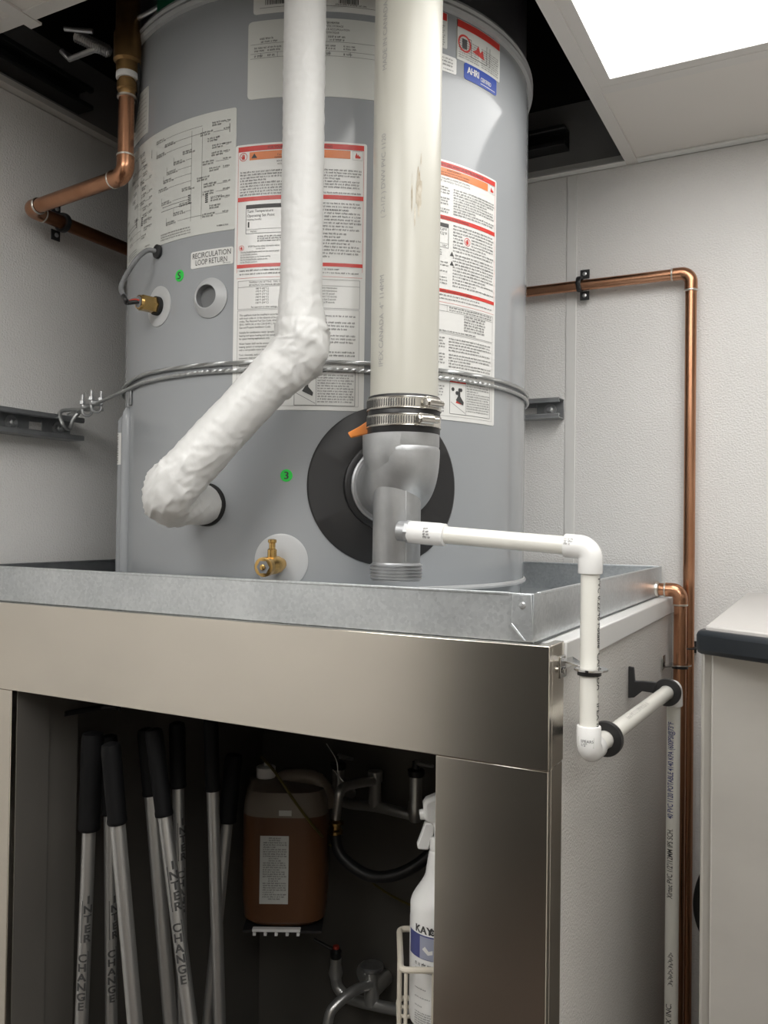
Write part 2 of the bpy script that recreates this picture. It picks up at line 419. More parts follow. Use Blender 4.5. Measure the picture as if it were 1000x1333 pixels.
ceiling_light(-.357, .229, .272, 1.463, 'glowing white flat LED ceiling panel above the copper pipe elbow', 'led_near')
ceiling_light(.253, .839, -.948, .248, 'glowing white flat LED ceiling panel behind the viewer, over the right side')
ceiling_light(-.968, -.381, -.948, .248, 'added glowing white fill panel, unseen behind the viewer, brightening the left wall')  # made-up fill panel, added to brighten the left wall

# =================================================================== EQUIPMENT STAND
PX0, PX1, PY0 = XL+.002, -.28, .938           # stand: left, right, front
ZT, ZA = 1.4635, 1.322                   # deck top, apron bottom
st = thing('equipment_stand', 'stainless steel fronted stand carrying the water heater over the mop sink', 'stand', ((PX0+PX1)/2, 1.35, 0))
# apron folded round the right corner
ap = MB(); ap.prism([(PX0, PY0, ZA), (PX1, PY0, ZA), (PX1, PY0, ZT), (PX0, PY0, ZT)], (0, .012, 0))
ap.box((PX1-.012, PY0+.012, ZA), (PX1, .997, ZT)); ap.box((PX0, PY0+.012, ZA), (PX1-.012, PY0+.034, ZA+.003))
ap.build('apron', 'stainless', st, bevel=.001)
po = MB(); po.box((-.4205, PY0+.002, 0), (PX1-.001, PY0+.014, ZA-.001)); po.box((PX1-.013, PY0+.014, 0), (PX1-.001, .997, ZA-.001)); po.box((-.4205, PY0+.014, 0), (-.408, .985, ZA-.001))
po.build('corner_post', 'stainless', st, bevel=.0008)
pl = MB(); pl.box((PX0+.001, PY0+.002, 0), (-1.178, PY0+.014, ZA-.001)); pl.build('corner_post', 'stainless', st, bevel=.0015)
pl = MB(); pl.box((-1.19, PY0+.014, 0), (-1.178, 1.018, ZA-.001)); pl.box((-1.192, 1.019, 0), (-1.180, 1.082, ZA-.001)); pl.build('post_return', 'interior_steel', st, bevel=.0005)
MB().box((PX0+.002, PY0+.04, ZT-.03), (PX1-.004, YB-.002, ZT-.0015)).build('deck', 'white_trim', st)
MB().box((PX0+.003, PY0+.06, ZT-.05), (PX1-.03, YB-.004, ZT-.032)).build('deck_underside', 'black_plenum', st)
MB().box((PX1-.02, .998, 0), (PX1-.002, YB-.002, 1.43)).build('side_panel', 'frp_side', st)
sd = MB(); sd.box((PX1-.02, .998, 1.43), (PX1+.003, YB-.002, ZT-.001)); sd.build('edge_strip', 'white_trim', st, bevel=.002)
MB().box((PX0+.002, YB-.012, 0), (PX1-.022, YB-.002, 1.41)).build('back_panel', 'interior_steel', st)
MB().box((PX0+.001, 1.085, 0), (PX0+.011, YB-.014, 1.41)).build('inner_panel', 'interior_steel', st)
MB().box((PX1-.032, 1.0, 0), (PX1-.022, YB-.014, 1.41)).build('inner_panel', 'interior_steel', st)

# mop sink under the stand
ms = thing('mop_sink', 'dark floor mop sink beneath the stand, holding the mop poles', 'sink', (-.8, 1.35, 0))
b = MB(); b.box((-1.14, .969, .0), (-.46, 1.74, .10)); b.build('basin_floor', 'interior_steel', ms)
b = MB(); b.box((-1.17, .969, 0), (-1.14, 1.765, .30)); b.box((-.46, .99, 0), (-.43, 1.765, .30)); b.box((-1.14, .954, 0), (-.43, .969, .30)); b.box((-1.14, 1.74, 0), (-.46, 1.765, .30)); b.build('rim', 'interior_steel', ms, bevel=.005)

# =================================================================== DRAIN PAN
ZR = 1.522
dp = thing('drain_pan', 'galvanized sheet metal drain pan under the grey water heater', 'pan', (-.78, 1.36, ZT))
qx0, qx1, qy0, qy1 = -1.275, -.301, .945, 1.785
MB().box((qx0, qy0, ZT+.0003), (qx1, qy1, ZT+.002)).build('pan_floor', 'galvanised', dp)
def pan_wall(a, b, hem): 
    m = MB().box(a, b); m.box(*hem); return m.build('pan_side', 'galvanised', dp, bevel=.0008)
pan_wall((qx0, qy0, ZT), (qx1, qy0+.0015, ZR), ((qx0, qy0-.0012, ZR-.003), (qx1-.03, qy0+.004, ZR+.0006)))
pan_wall((qx1-.0015, qy0, ZT), (qx1, qy1, ZR), ((qx1-.004, qy0+.02, ZR-.003), (qx1+.0012, qy1-.005, ZR+.0006)))
pan_wall((qx0, qy1-.0015, ZT), (qx1, qy1, ZR), ((qx0, qy1-.0045, ZR-.003), (qx1-.006, qy1+.0008, ZR+.0006)))
o = pan_wall((qx0, qy0+.03, ZT), (qx0+.0015, qy1, ZR), ((qx0-.001, qy0+.02, ZR-.003), (qx0+.004, qy1-.006, ZR+.0006)))
o.data.materials[0] = MATS['strut_steel']
cf = MB(); cf.prism([(qx1-.025, qy0-.0034, ZR-.001), (qx1-.002, qy0-.0034, ZR-.001), (qx1+.001, qy0-.0042, ZT+.004), (qx1-.010, qy0-.0048, ZT+.003), (qx1-.027, qy0-.0036, ZT+.020)], (0, .0022, 0))
cf.prism([(qx1-.027, qy0-.0040, ZT+.020), (qx1-.0255, qy0-.0040, ZT+.024), (qx1-.008, qy0-.0062, ZT+.0045), (qx1-.010, qy0-.0062, ZT+.003)], (0, .0015, 0))
cf.build('corner_fold', 'galvanised', dp, bevel=.0006)
MB().lathe([(.0001, .0028), (.003, .0024), (.0042, .001), (.0042, 0)], (qx1-.013, qy0-.0034, ZR-.014), (0, -1, 0), 14).build('rivet', 'zinc', dp)

# =================================================================== WATER HEATER
ZB = ZT + .004
ZRIM = 2.372
wh = thing('water_heater', 'tall grey cylindrical gas water heater with printed labels, standing in drain pan', 'water heater', (TC.x, TC.y, ZB))
jk = MB().lathe([(TR-.02, 0), (TR-.004, .001), (TR-.004, .034), (TR, .036), (TR, ZRIM-ZB)], (TC.x, TC.y, ZB), n=160); jk.build('jacket', 'tank_grey', wh)
MB().lathe([(TR-.003, .0), (TR+.0035, .001), (TR+.0045, .004), (TR+.0035, .007), (TR, .008)], (TC.x, TC.y, ZB+.034), n=128, caps=False).build('base_band', 'tank_rim', wh)
MB().lathe([(TR-.002, 0), (TR+.006, .001), (TR+.008, .007), (TR+.006, .012), (TR+.008, .016), (TR+.006, .021), (TR-.004, .023)], (TC.x, TC.y, ZRIM-.004), n=128).build('top_rim', 'tank_rim', wh)
MB().lathe([(TR-.004, 0), (TR-.006, .32), (TR-.05, .35), (.01, .355)], (TC.x, TC.y, ZRIM+.018), n=96).build('top_shroud', 'shroud_grey', wh)
def rad(t): return Vector((math.cos(t), math.sin(t), 0))
def tp(t, z, h=0): return Vector((TC.x + (TR+h)*math.cos(t), TC.y + (TR+h)*math.sin(t), z))
D = math.radians

# --- instruction labels (English, French)
def instruction_label(t0, t1, z0, z1, lang, seed):
    rnd = random.Random(seed)
    lb = MB().sheet(t0, t1, z0, z1, rc=.003).build('instruction_label', 'sticker', wh)
    W = (t1-t0)*TR; Hh = z1-z0
    f = tankmap(t0, z1)                                  # x from the left edge, y down as negative
    red, org, ink, gry = MB(), MB(), MB(), MB()
    m = .0045; f2 = tankmap(t0, z1, .0014)
    en = lang == 'en'
    bands = (.003, .0765, .174) if en else (.003, .083, .193)
    hts = (.0075, .0062, .0052)
    for y, h in zip(bands, hts): quad(red, f, m, -y-h, W-m, -y)
    quad(org, f, .022, -.0235, W-.024, -.0118)
    line(red, f, m, -bands[0], m, -bands[2]-.012, .0004); line(red, f, W-m, -bands[0], W-m, -bands[2]-.012, .0004)
    line(red, f, m, -bands[2]-.02, W-m, -bands[2]-.02, .0004)
    hand_icon(red, f, .0125, -.0178, .0062); flame_icon(red, f, W-.0135, -.018, .0055)
    frame_rect(gry, f, W-.0205, -.0245, W-.0065, -.0115, .0003)
    poly2d(ink, f2, [(.025, -.021), (.034, -.021), (.0295, -.014)])
    t_ = ('FOR YOUR SAFETY READ BEFORE OPERATING', 'OPERATING INSTRUCTIONS', 'TO TURN OFF GAS TO APPLIANCE') if en else \
         ('POUR VOTRE SECURITE LISEZ AVANT DE METTRE EN MARCHE', 'INSTRUCTIONS DE MISE EN MARCHE', 'COMMENT COUPER L\'ADMISSION DE GAZ DE L\'APPAREIL')
    for s_, y, h in zip(t_, bands, hts): write(ink, s_, h*.75, tankmap(t0 + W/2/TR, z1-y-h*.8, .0014), 'CENTER', .8)
    wtxt = ('WARNING:', 'If you do not follow these instructions exactly, a fire or', 'explosion may result causing property damage, personal injury') if en else \
           ('AVERTISSEMENT', 'Quiconque ne respecte pas a la lettre les instructions', 'risque de declencher un incendie ou une explosion')
    for k, s_ in enumerate(wtxt): write(ink, s_, .0034, tankmap(t0 + (W/2)/TR, z1-.0155-k*.0036, .0014), 'CENTER', .85 if k else 1.1)
    ttl = ('BEFORE LIGHTING: ENTIRE SYSTEM MUST BE FILLED', 'WITH WATER AND AIR PURGED FROM ALL LINES') if en else ('AVANT D\'ALLUMER LE SYSTEME DOIT ETRE REMPLI', 'D\'EAU ET L\'AIR PURGE DE TOUTES LES CONDUITES')
    for k, s_ in enumerate(ttl): write(ink, s_, .0036, tankmap(t0 + W/2/TR, z1-.0285-k*.0042), 'CENTER', .8)
    y = .0395
    cols = ((.008, W*.46), (W*.50, W-.008))
    for ci, (a, b_) in enumerate(cols):
        yy = y; k = 0
        while yy < bands[1]-.004:
            if k % 4 != 3 or rnd.random() < .6: words(ink, f, a + (0 if k % 3 else .0), b_, -yy-.0023, .0021, rnd, full=(k % 4 != 3))
            yy += .0041; k += 1
    # thermostat panel drawing
    y0 = bands[1]+.012; y1 = bands[2]-.044 if en else bands[2]-.062
    a, b_ = .018, W*.455
    frame_rect(ink, f, a, -y1, b_, -y0, .0006); quad(ink, f, a, -y0-.0055, b_, -y0)
    if en:
        write(ink, 'Tank Temperature', .0056, tankmap(t0 + (a+.0015)/TR, z1-y0-.0110), sx=.93)
        write(ink, 'Operating Set Point', .0056, tankmap(t0 + (a+.0015)/TR, z1-y0-.0175), sx=.93)
        write(ink, 'Heating Standby', .0034, tankmap(t0 + (a+.0015)/TR, z1-y0-.0222))
        write(ink, 'MENU', .0036, tankmap(t0 + (a+.007)/TR, z1-y1+.0018)); write(ink, 'HELP', .0036, tankmap(t0 + (b_-.014)/TR, z1-y1+.0018))
    else:
        write(ink, '120°F', .0056, tankmap(t0 + (b_-.003)/TR, z1-y0-.0110), 'RIGHT'); write(ink, '122°F', .0056, tankmap(t0 + (b_-.003)/TR, z1-y0-.0170), 'RIGHT')
        write(ink, 'HELP', .0036, tankmap(t0 + (b_-.003)/TR, z1-y1+.0018), 'RIGHT')
    line(ink, f, a, -y1+.006, b_, -y1+.006, .0004); quad(ink, f, a+.003, -y1+.009, a+.0052, -y1+.017)
    yy = y1+.004
    for k in range(3): words(ink, f, a+.018, b_-.012, -yy-.0018, .0017, rnd); yy += .0032
    yy += .003
    hand_icon(red, f, .0115, -yy-.0035, .0040)
    if en:
        for k, s_ in enumerate(('STOP! Read the safety information above', 'on this label.', 'Use the Enable/Disable switch on the control panel', 'to the Disable position.', 'Set the thermostat to the lowest setting', 'Set the Enable/Disable switch on the', 'to the Disable position.')):
            write(ink, s_, .0036, tankmap(t0 + ((.022 if k == 0 else .034 if k == 1 else .010))/TR, z1-yy-.0032), sx=.78); yy += .0036 if k != 1 else .0042
    else:
        while yy < bands[2]-.005: words(ink, f, .008, b_, -yy-.002, .0019, rnd, full=rnd.random() < .7); yy += .0045
    # right column of operating steps
    yy = bands[1]+.011; k = 0
    while yy < bands[2]-.006:
        if en and k == 2: write(ink, 'DO NOT TRY TO LIGHT THE BURNER BY HAND', .0038, tankmap(t0 + cols[1][0]/TR, z1-yy-.0026), sx=.86, bold=.0002)
        elif k in (3, 4, 5):
            words(ink, f, cols[1][0], W*.60, -yy-.0024, .0022, rnd); words(ink, f, W*.69, cols[1][1], -yy-.0024, .0022, rnd)
            if k == 4: hand_icon(red, f, W*.645, -yy-.0012, .0062)
        elif k in (9, 12) and not en:
            poly2d(ink, f, [(cols[1][0]-.006, -yy-.004), (cols[1][0]+.002, -yy-.004), (cols[1][0]-.002, -yy+.003)]); words(ink, f, cols[1][0]+.004, cols[1][1], -yy-.0026, .0024, rnd)
        else: words(ink, f, cols[1][0], cols[1][1], -yy-.0024, .0022, rnd, full=rnd.random() < .75)
        yy += .0047 if k != 8 else .006; k += 1
    words(ink, f, .009, W*.8, -bands[2]-.0105, .0021, rnd); words(ink, f, .009, W-.01, -bands[2]-.0155, .0019, rnd)
    # table of temperatures
    ya = bands[2]+.024; yb = ya+.009; yc = ya+.041
    frame_rect(gry, f, .007, -yc, W-.008, -ya, .0005); line(gry, f, .007, -yb, W-.008, -yb, .0005)
    if en:
        write(ink, 'TEMPERATURE SETTING   TIME TO PRODUCE A SCALD', .0034, tankmap(t0 + .024/TR, z1-ya-.0038), sx=.93)
        write(ink, 'SEE INSTRUCTION MANUAL BEFORE CHANGING TEMPERATURE', .0034, tankmap(t0 + .024/TR, z1-ya-.0078), sx=.84)
        rows = (('180°F (82°C)', 'Nearly instantaneous'), ('170°F (77°C)', 'Nearly instantaneous'), ('160°F (71°C)', 'About 1/2 second'), ('150°F (66°C)', 'About 1 1/2 seconds'), ('140°F (60°C)', 'Less than 5 seconds'), ('130°F (54°C)', 'About 30 seconds'))
        for k, (p, q) in enumerate(rows):
            write(ink, p, .0038, tankmap(t0 + .034/TR, z1-yb-.0042-k*.0041)); write(ink, q, .0036, tankmap(t0 + .128/TR, z1-yb-.0042-k*.0041), sx=.8)
        write(ink, 'For operation at other settings, see the instruction manual', .0034, tankmap(t0 + .028/TR, z1-yc+.0014), sx=.9)
    else:
        for k in range(2): words(ink, f, W*.47, W-.012, -ya-.0036-k*.0038, .0021, rnd)
        line(gry, f, W*.45, -ya, W*.45, -yb, .0005)
        for k in range(6): words(ink, f, .03, .055, -yb-.004-k*.0042, .0024, rnd); words(ink, f, W*.62, W*.86, -yb-.004-k*.0042, .0024, rnd)
        words(ink, f, .01, W*.75, -yc+.0014, .0021, rnd)
    # closing paragraphs
    yt = yc+.007; yend = Hh-.012
    frame_rect(gry, f, .007, -Hh+.006, W-.008, -yc-.002, .0004)
    if en:
        para = ('This appliance must be installed in accordance', 'with local codes or, in the absence of local', 'codes, The National Fuel Gas Code, ANSI Z223.1', '2015 / NFPA 54, or the CSA B149.1, Natural', 'Gas and Propane Installation Code.', '',
                'Suitable for combination water (potable)', 'heating and space heating and not suitable', 'for space heating applications only.', '',
                'Water heater shall not be connected to any', 'heating system or component(s) used', 'with a non-potable water heating appliance.', '',
                'Toxic chemicals, such as those used for boiler', 'treatment, shall not be introduced into', 'this system.', '', 'Minimum clearances to combustible', 'materials: sides 0, rear 0, front 24', 'inches, top 12, vent 0.')
        for k, s_ in enumerate(para):
            if yt > yend: break
            if s_: write(ink, s_, .0040, tankmap(t0 + .010/TR, z1-yt-.003), sx=.84); yt += .00445
            else: yt += .0028
        yy = yc+.010; k = 0
        while yy < .318:
            if k % 4 != 1: words(ink, f, W*.5, W-.014, -yy-.0024, .0022, rnd, full=rnd.random() < .7)
            yy += .0047; k += 1
    else:
        yy = yt; k = 0
        while yy < .375:
            words(ink, f, .009, W*.43, -yy-.0023, .0021, rnd, full=k % 5 != 4)
            if yy < .318: words(ink, f, W*.47, W-.012, -yy-.0023, .0021, rnd, full=k % 4 != 3)
            yy += .0044 + (.002 if k % 5 == 4 else 0); k += 1
    # scald picture
    bx0, bx1, by0, by1 = W*.485, W-.013, (.330 if en else .325), .378
    frame_rect(ink, f, bx0, -by1, bx1, -by0, .0006); px = bx0 + (bx1-bx0)*.36; line(ink, f, px, -by1, px, -by0, .0004)
    if not en:
        quad(red, f, bx0, -by0-.006, px, -by0); hx, hy = bx0+(px-bx0)*.55, -by0-.026
        for k in range(3): ring2d(ink, f, bx0+.006+k*.008, -by0-.016-(k == 1)*.005, 0, .003, 10)
        poly2d(red, f, [(hx-.006, hy-.01), (hx+.008, hy-.012), (hx+.007, hy-.006), (hx+.001, hy-.001), (hx-.002, hy-.003)])
    else: hx, hy = bx0+(px-bx0)*.55, -by0-.022
    poly2d(ink, f2, [(hx-.001, hy+.012), (hx+.002, hy+.013), (hx+.003, hy), (hx+.010, hy-.008), (hx+.009, hy-.013), (hx-.006, hy-.006), (hx-.002, hy)])
    poly2d(gry, f, [(bx0+.002, -by1+.018), (px-.001, -by1+.003), (px-.001, -by1+.0022), (bx0+.002, -by1+.0172)])
    yy = by0+.004
    while yy < by1-.004: words(ink, f, px+.002, bx1-.002, -yy-.0019, .0018, rnd, full=rnd.random() < .7); yy += .0038
    for mb_, nm, mt in ((red, 'red_print', 'print_red'), (org, 'orange_band', 'print_orange'), (ink, 'black_print', 'ink'), (gry, 'ruled_lines', 'ink_grey')): mb_.build_flat(nm, mt, lb)
    return lb
instruction_label(D(-80.9), D(-50.2), 1.761, 2.146, 'en', 3)['label'] = 'English safety and operating label with red bands'
instruction_label(D(-43.4), D(-11.9), 1.757, 2.145, 'fr', 5)['label'] = 'French safety and operating label with red bands'

# --- wiring diagram sheet
def wiring():
    t0, t1, z0, z1 = D(-131), D(-80.9), 2.025, 2.203
    lb = MB().sheet(t0, t1, z0, z1, rc=.003).build('wiring_diagram_label', 'plate_paper', wh); lb['label'] = 'large wiring diagram sheet curving round the jacket'
    m = MB(); rnd = random.Random(12); W = (t1-t0)*TR; Hh = z1-z0; f = tankmap(t0, z0)
    for cx0, cx1 in ((.012, W*.44), (W*.47, W-.008)):
        w_ = cx1-cx0
        xs = [cx0 + w_*k for k in (.12, .3, .55, .68, .8)]
        for x in xs[2:4]: line(m, f, x, .022, x, Hh-.02, .0004)
        for k in range(13):
            y = .026 + k*(Hh-.045)/12; x = cx0 + w_*rnd.uniform(0, .45)
            words(m, f, x, x+w_*.16, y, .0020, rnd); words(m, f, x, x+w_*.13, y+.003, .0020, rnd)
            if rnd.random() < .8: line(m, f, x+w_*.17, y+.002, rnd.choice(xs[2:4]), y+.002, .0004)
            x2 = cx0+w_*rnd.uniform(.62, .8); words(m, f, x2, x2+w_*.14, y+.001, .0022, rnd); words(m, f, x2, x2+w_*.12, y-.0025, .0022, rnd)
            if rnd.random() < .6: line(m, f, x2+w_*.15, y, cx1-.004, y, .0004); words(m, f, cx1-w_*.08, cx1, y+.001, .002, rnd)
            if rnd.random() < .5: line(m, f, x, y, x, y+.012, .0004)
        for k in range(5): quad(m, f, xs[2]-.006, .05+k*.0028, xs[2]-.001, .0515+k*.0028); quad(m, f, xs[4]-.012, .045+k*.003, xs[4]-.007, .047+k*.003)
        for k in range(7): quad(m, f, xs[4]-.002+k*.003, .052, xs[4]+k*.003-.0005, .0528)
        line(m, f, cx0+w_*.12, .05, xs[2], .05, .0006); line(m, f, cx0+w_*.14, .056, xs[2], .056, .0006)
        quad(m, f, cx1-.003, Hh-.035, cx1-.0022, Hh-.022); words(m, f, cx1-.022, cx1-.003, .007, .002, rnd)
        for k in range(3): words(m, f, cx0+w_*.12, cx0+w_*.55, .005+k*.004, .0017, rnd)
    m.build_flat('black_print', 'ink', lb)
wiring()
# small upper-left sheet
lb = MB().sheet(D(-136), D(-112), 2.215, 2.29, rc=.002).build('notice_label', 'plate_paper', wh)
m = MB(); f = tankmap(D(-136), 2.215)
for k in range(9): words(m, f, .008, .145, .008+k*.007, .0018)
m.build_flat('black_print', 'ink_grey', lb)

# --- rating plate and bar-code label above it
lb = MB().sheet(D(-78.2), D(-46.5), 2.211, 2.324, rc=.006).build('rating_plate', 'plate_paper', wh); lb['label'] = 'pale rating plate with fine print'
m = MB(); f = tankmap(D(-78.2), 2.324); W = D(31.7)*TR
for k, s_ in enumerate(('WATER HEATER', 'AUTOMATIC STORAGE', 'CHAUFFE-EAU A ACCUMULATION', 'AUTOMATIQUE')): write(m, s_, .0040, tankmap(D(-59), 2.324-.008-k*.0047), 'CENTER', .9)
for y in (.034, .0475, .0545): line(m, f, .004, -y, W-.006, -y, .0004)
for x in (.02, .045, .06, .12, .15): line(m, f, x, -.0545, x, -.0475, .0004)
for x in (.018, .055, .118): words(m, f, x, x+.024, -.028, .0024); words(m, f, x+.002, x+.026, -.0325, .0024)
for x in (.01, .03, .11, .14): words(m, f, x, x+.02, -.041, .0022); words(m, f, x, x+.018, -.045, .0022); words(m, f, x, x+.012, -.0528, .0028)
words(m, f, .09, .11, -.069, .003)
m.build_flat('black_print', 'ink', lb)
lb = MB().sheet(D(-77), D(-46.5), 2.334, ZRIM-.004, rc=.004).build('barcode_label', 'sticker', wh)
m = MB(); f = tankmap(D(-77), 2.334); line(m, f, .010, .008, .18, .008, .0005)
for x0 in (.018, .125):
    x = x0
    while x < x0+.028: wd = R_.choice((.0006, .001, .0016)); quad(m, f, x, .012, x+wd, .03); x += wd + R_.choice((.0006, .001))
words(m, f, .12, .165, .0095, .0018); write(m, 'MODEL', .004, tankmap(D(-77)+.09/TR, 2.352))
m.build_flat('black_print', 'ink', lb)

# --- upper right stickers: flammable vapour warnings, small white one, certification mark
def fl_label(t0, t1, z0, z1):
    lb = MB().sheet(t0, t1, z0, z1, rc=.002).build('warning_label', 'plate_paper', wh); W = (t1-t0)*TR; Hh = z1-z0; f = tankmap(t0, z0)
    r, k_ = MB(), MB(); quad(r, f, 0.0015, Hh-.012, W-.0015, Hh-.001); ring2d(r, f, .016, Hh-.034, .0105, .0135)
    quad(k_, f, .011, Hh-.042, .021, Hh-.027); poly2d(r, f, [(.032, Hh-.04), (.06, Hh-.044), (.056, Hh-.03), (.05, Hh-.036), (.046, Hh-.026), (.041, Hh-.035)])
    for a, b_ in (((.022, Hh-.024), (.030, Hh-.024)), ((.030, Hh-.05), (.064, Hh-.05)), ((.066, Hh-.05), (.066, Hh-.02)), ((.074, Hh-.05), (.074, Hh-.02))): line(k_, f, *a, *b_, .001)
    line(k_, f, .030, Hh-.05, .030, Hh-.024, .001); line(k_, f, 0.0008, 0.001, 0.0008, Hh-.001, .0008)
    for j in range(9): words(k_, f, .004, W*.46, .004+j*.0035, .0017); words(k_, f, W*.52, W-.005, .004+j*.0035, .0017)
    r.build_flat('red_print', 'print_red', lb); k_.build_flat('black_print', 'ink', lb)
ta, za = tank_hit(594, 62); tb, zb = tank_hit(650, 102)
fl_label(ta, tb, (za+zb)/2-.012, ZRIM-.006)
tc_, _ = tank_hit(582, 60); fl_label(tc_-.085/TR, tc_, (za+zb)/2-.004, ZRIM-.006)
t1_, z1_ = tank_hit(594, 88)
lb = MB().sheet(t1_-.06/TR, t1_, z1_-.012, z1_+.013, rc=.003).build('small_label', 'sticker', wh)
m = MB(); f = tankmap(t1_-.06/TR, z1_-.012)
for k in range(3): words(m, f, .006, .052, .009+k*.0048, .002)
words(m, f, .035, .054, .003, .0014); m.build_flat('black_print', 'ink', lb)
ta, za = tank_hit(604, 95); tb, zb = tank_hit(646, 112); zc_ = (za+zb)/2
lb = MB().sheet(ta, tb, zc_-.0125, zc_+.0125, rc=.004).build('certification_sticker', 'print_blue', wh); lb['label'] = 'blue certification sticker with white lettering'
m = MB(); W = (tb-ta)*TR; f = tankmap(ta, zc_-.0125)
write(m, 'AHRI', .0150, tankmap(ta+.006/TR, zc_-.0025), sx=W/.075*.75, bold=.0008); write(m, 'CERTIFIED', .0088, tankmap(ta+W*.46/TR, zc_-.0045), sx=W/.075*.62, bold=.0003); line(m, f, W*.46, .004, W*.93, .004, .0009)
m.build_flat('white_print', 'sticker', lb)

# --- recirculation label, green dots
ta, za = tank_hit(249, 339); tb, zb = tank_hit(304, 333)
lb = MB().sheet(ta, tb, (za+zb)/2-.0125, (za+zb)/2+.0125, rc=.003).build('port_label', 'sticker', wh); lb['label'] = 'white label reading recirculation loop return'
m = MB(); W = (tb-ta)*TR
for s_, y in (('RECIRCULATION', .0018), ('LOOP RETURN', -.0085)):
    v, _f = glyphs(s_, .0115, 'CENTER'); ww = max(p[0] for p in v)-min(p[0] for p in v)
    write(m, s_, .0115, tankmap((ta+tb)/2, (za+zb)/2+y), 'CENTER', (W*.9/ww) if y > 0 else W*.74/ww)
words(m, tankmap(ta, (za+zb)/2-.0125), W*.78, W*.94, .0016, .0013)
m.build_flat('black_print', 'ink', lb)
for (px, py), ch in (((234, 359), 'S'), ((373, 619), '3')):
    t, z = tank_hit(px, py)
    gd = MB().disc(t, z, [(.0, .0009), (.0088, .0009), (.0088, -.001)], 28).build('inspection_dot', 'print_green', wh)
    m = MB(); write(m, ch, .015, tankmap(t-.004/TR, z-.005, .0012), bold=.001); m.build_flat('pen_mark', 'ink', gd)

# --- ports: recirculation port, thermistor probe, cable grommet, drain valve, inlet, exhaust gasket
t, z = tank_hit(274, 388)
pt = MB().disc(t, z, [(.029, -.001), (.0295, .002), (.026, .004), (.0190, .012), (.0178, .0125), (.0170, .012), (.0168, .001)]).build('port_flange', 'flange_grey', wh)
MB().disc(t, z, [(.0168, .0112), (.0166, .0012), (.0001, .0012)]).build('port_bore', 'wire_grey', pt)
t, z = tank_hit(207, 399)
ts = MB().disc(t, z, [(.031, -.001), (.0312, .0012), (.029, .0018), (.0001, .0018)]).build('probe_flange', 'flange_grey', wh)
p0 = tp(t, z, .0015); n_ = rad(t)
MB().cyl(p0, p0+n_*.006, .0145, n=24).build('probe_gap', 'foam_black', ts)
MB().cyl(p0+n_*.004, p0+n_*.030, .0125, n=6).cyl(p0+n_*.030, p0+n_*.034, .0115, .0105).build('brass_nut', 'brass', ts)
MB().cyl(p0+n_*.0335, p0+n_*.0345, .0088).build('nut_socket', 'wire_grey', ts)
t2_, z2_ = tank_hit(207, 328)
g0 = tp(t2_, z2_, .001); gn = rad(t2_)
gr = MB().lathe([(.0105, 0), (.0105, .004), (.007, .006), (.0055, .006)], g0, gn, 24).build('cable_grommet', 'rubber', wh)
loop_end = p0+n_*.034
A = g0+gn*.005; mid1 = atD(176, 340, (A-CAMP).dot(fwd)*.985); mid2 = atD(158, 372, (A-CAMP).dot(fwd)*.99); mid3 = atD(164, 391, (loop_end-CAMP).dot(fwd)*.985)
def spline(pts, n=8):
    pts = [Vector(p) for p in pts]; P = [2*pts[0]-pts[1]] + pts + [2*pts[-1]-pts[-2]]; out = []
    for i in range(1, len(P)-2):
        a, b, c, d = P[i-1], P[i], P[i+1], P[i+2]
        for k in range(n): s = k/n; out.append(.5*((2*b) + (c-a)*s + (2*a-5*b+4*c-d)*s*s + (3*b-a-3*c+d)*s**3))
    out.append(pts[-1]); return out
cable = spline([A, A+gn*.012+V(-.004, 0, -.002), mid1, mid2, mid3], 10)
cb = MB().tube(cable, .0038, 12).build('probe_cable', 'wire_grey', wh)
cb2 = MB().tube(spline([mid3+V(-.006, 0, .008), mid3, loop_end+n_*.016+V(-.004, 0, -.004), loop_end+n_*.002], 8), .0034, 12).build('cable_sheath', 'wire_black', wh)
for k, (mt, dz) in enumerate((('wire_red', .002), ('wire_black', -.002), ('wire_grey', .004))):
    MB().tube(spline([loop_end+n_*.015+V(-.006, 0, -.002), loop_end+n_*.008+V(0, 0, dz), loop_end+V(.003, 0, dz)-n_*.001], 5), .0013, 8).build('probe_wire', mt, wh)
# drain valve
t, z = tank_hit(366, 734)
dv = MB().disc(t, z+.004, [(.0385, -.001), (.039, .0012), (.036, .0022), (.0001, .003)]).build('drain_flange', 'flange_grey', wh)
p0 = tp(t, z, .002); n_ = rad(t); out = ((CAMP-p0).normalized()*.92 - right*.42); out.z = -.04; out.normalize()
v_ = MB(); v_.lathe([(.009, 0), (.009, .012), (.0125, .013), (.0125, .032), (.0105, .036), (.0105, .044), (.0135, .045), (.0135, .054), (.010, .055)], p0, out, 28)
v_.build('drain_valve_body', 'brass', dv)
MB().cyl(p0+out*.0552, p0+out*.0556, .0095, n=6).build('valve_bore', 'wire_grey', dv)
MB().lathe([(.001, .0), (.004, .0), (.004, .002), (.0015, .003)], p0+out*.0556, out, 14).build('valve_screw', 'brass', dv)
MB().lathe([(.0065, 0), (.0065, .014), (.0045, .016), (.0045, .023), (.006, .024), (.006, .028), (.003, .029)], p0+out*.028+V(0, 0, .008), (0, 0, 1), 20).build('valve_stem', 'brass', dv)
# inlet foam ring behind the wrapped pipe
ti, zi = tank_hit(270, 657)
MB().disc(ti, zi, [(.0315, -.001), (.0315, .006), (.029, .008), (.0001, .008)]).build('inlet_foam_ring', 'foam_black', wh)
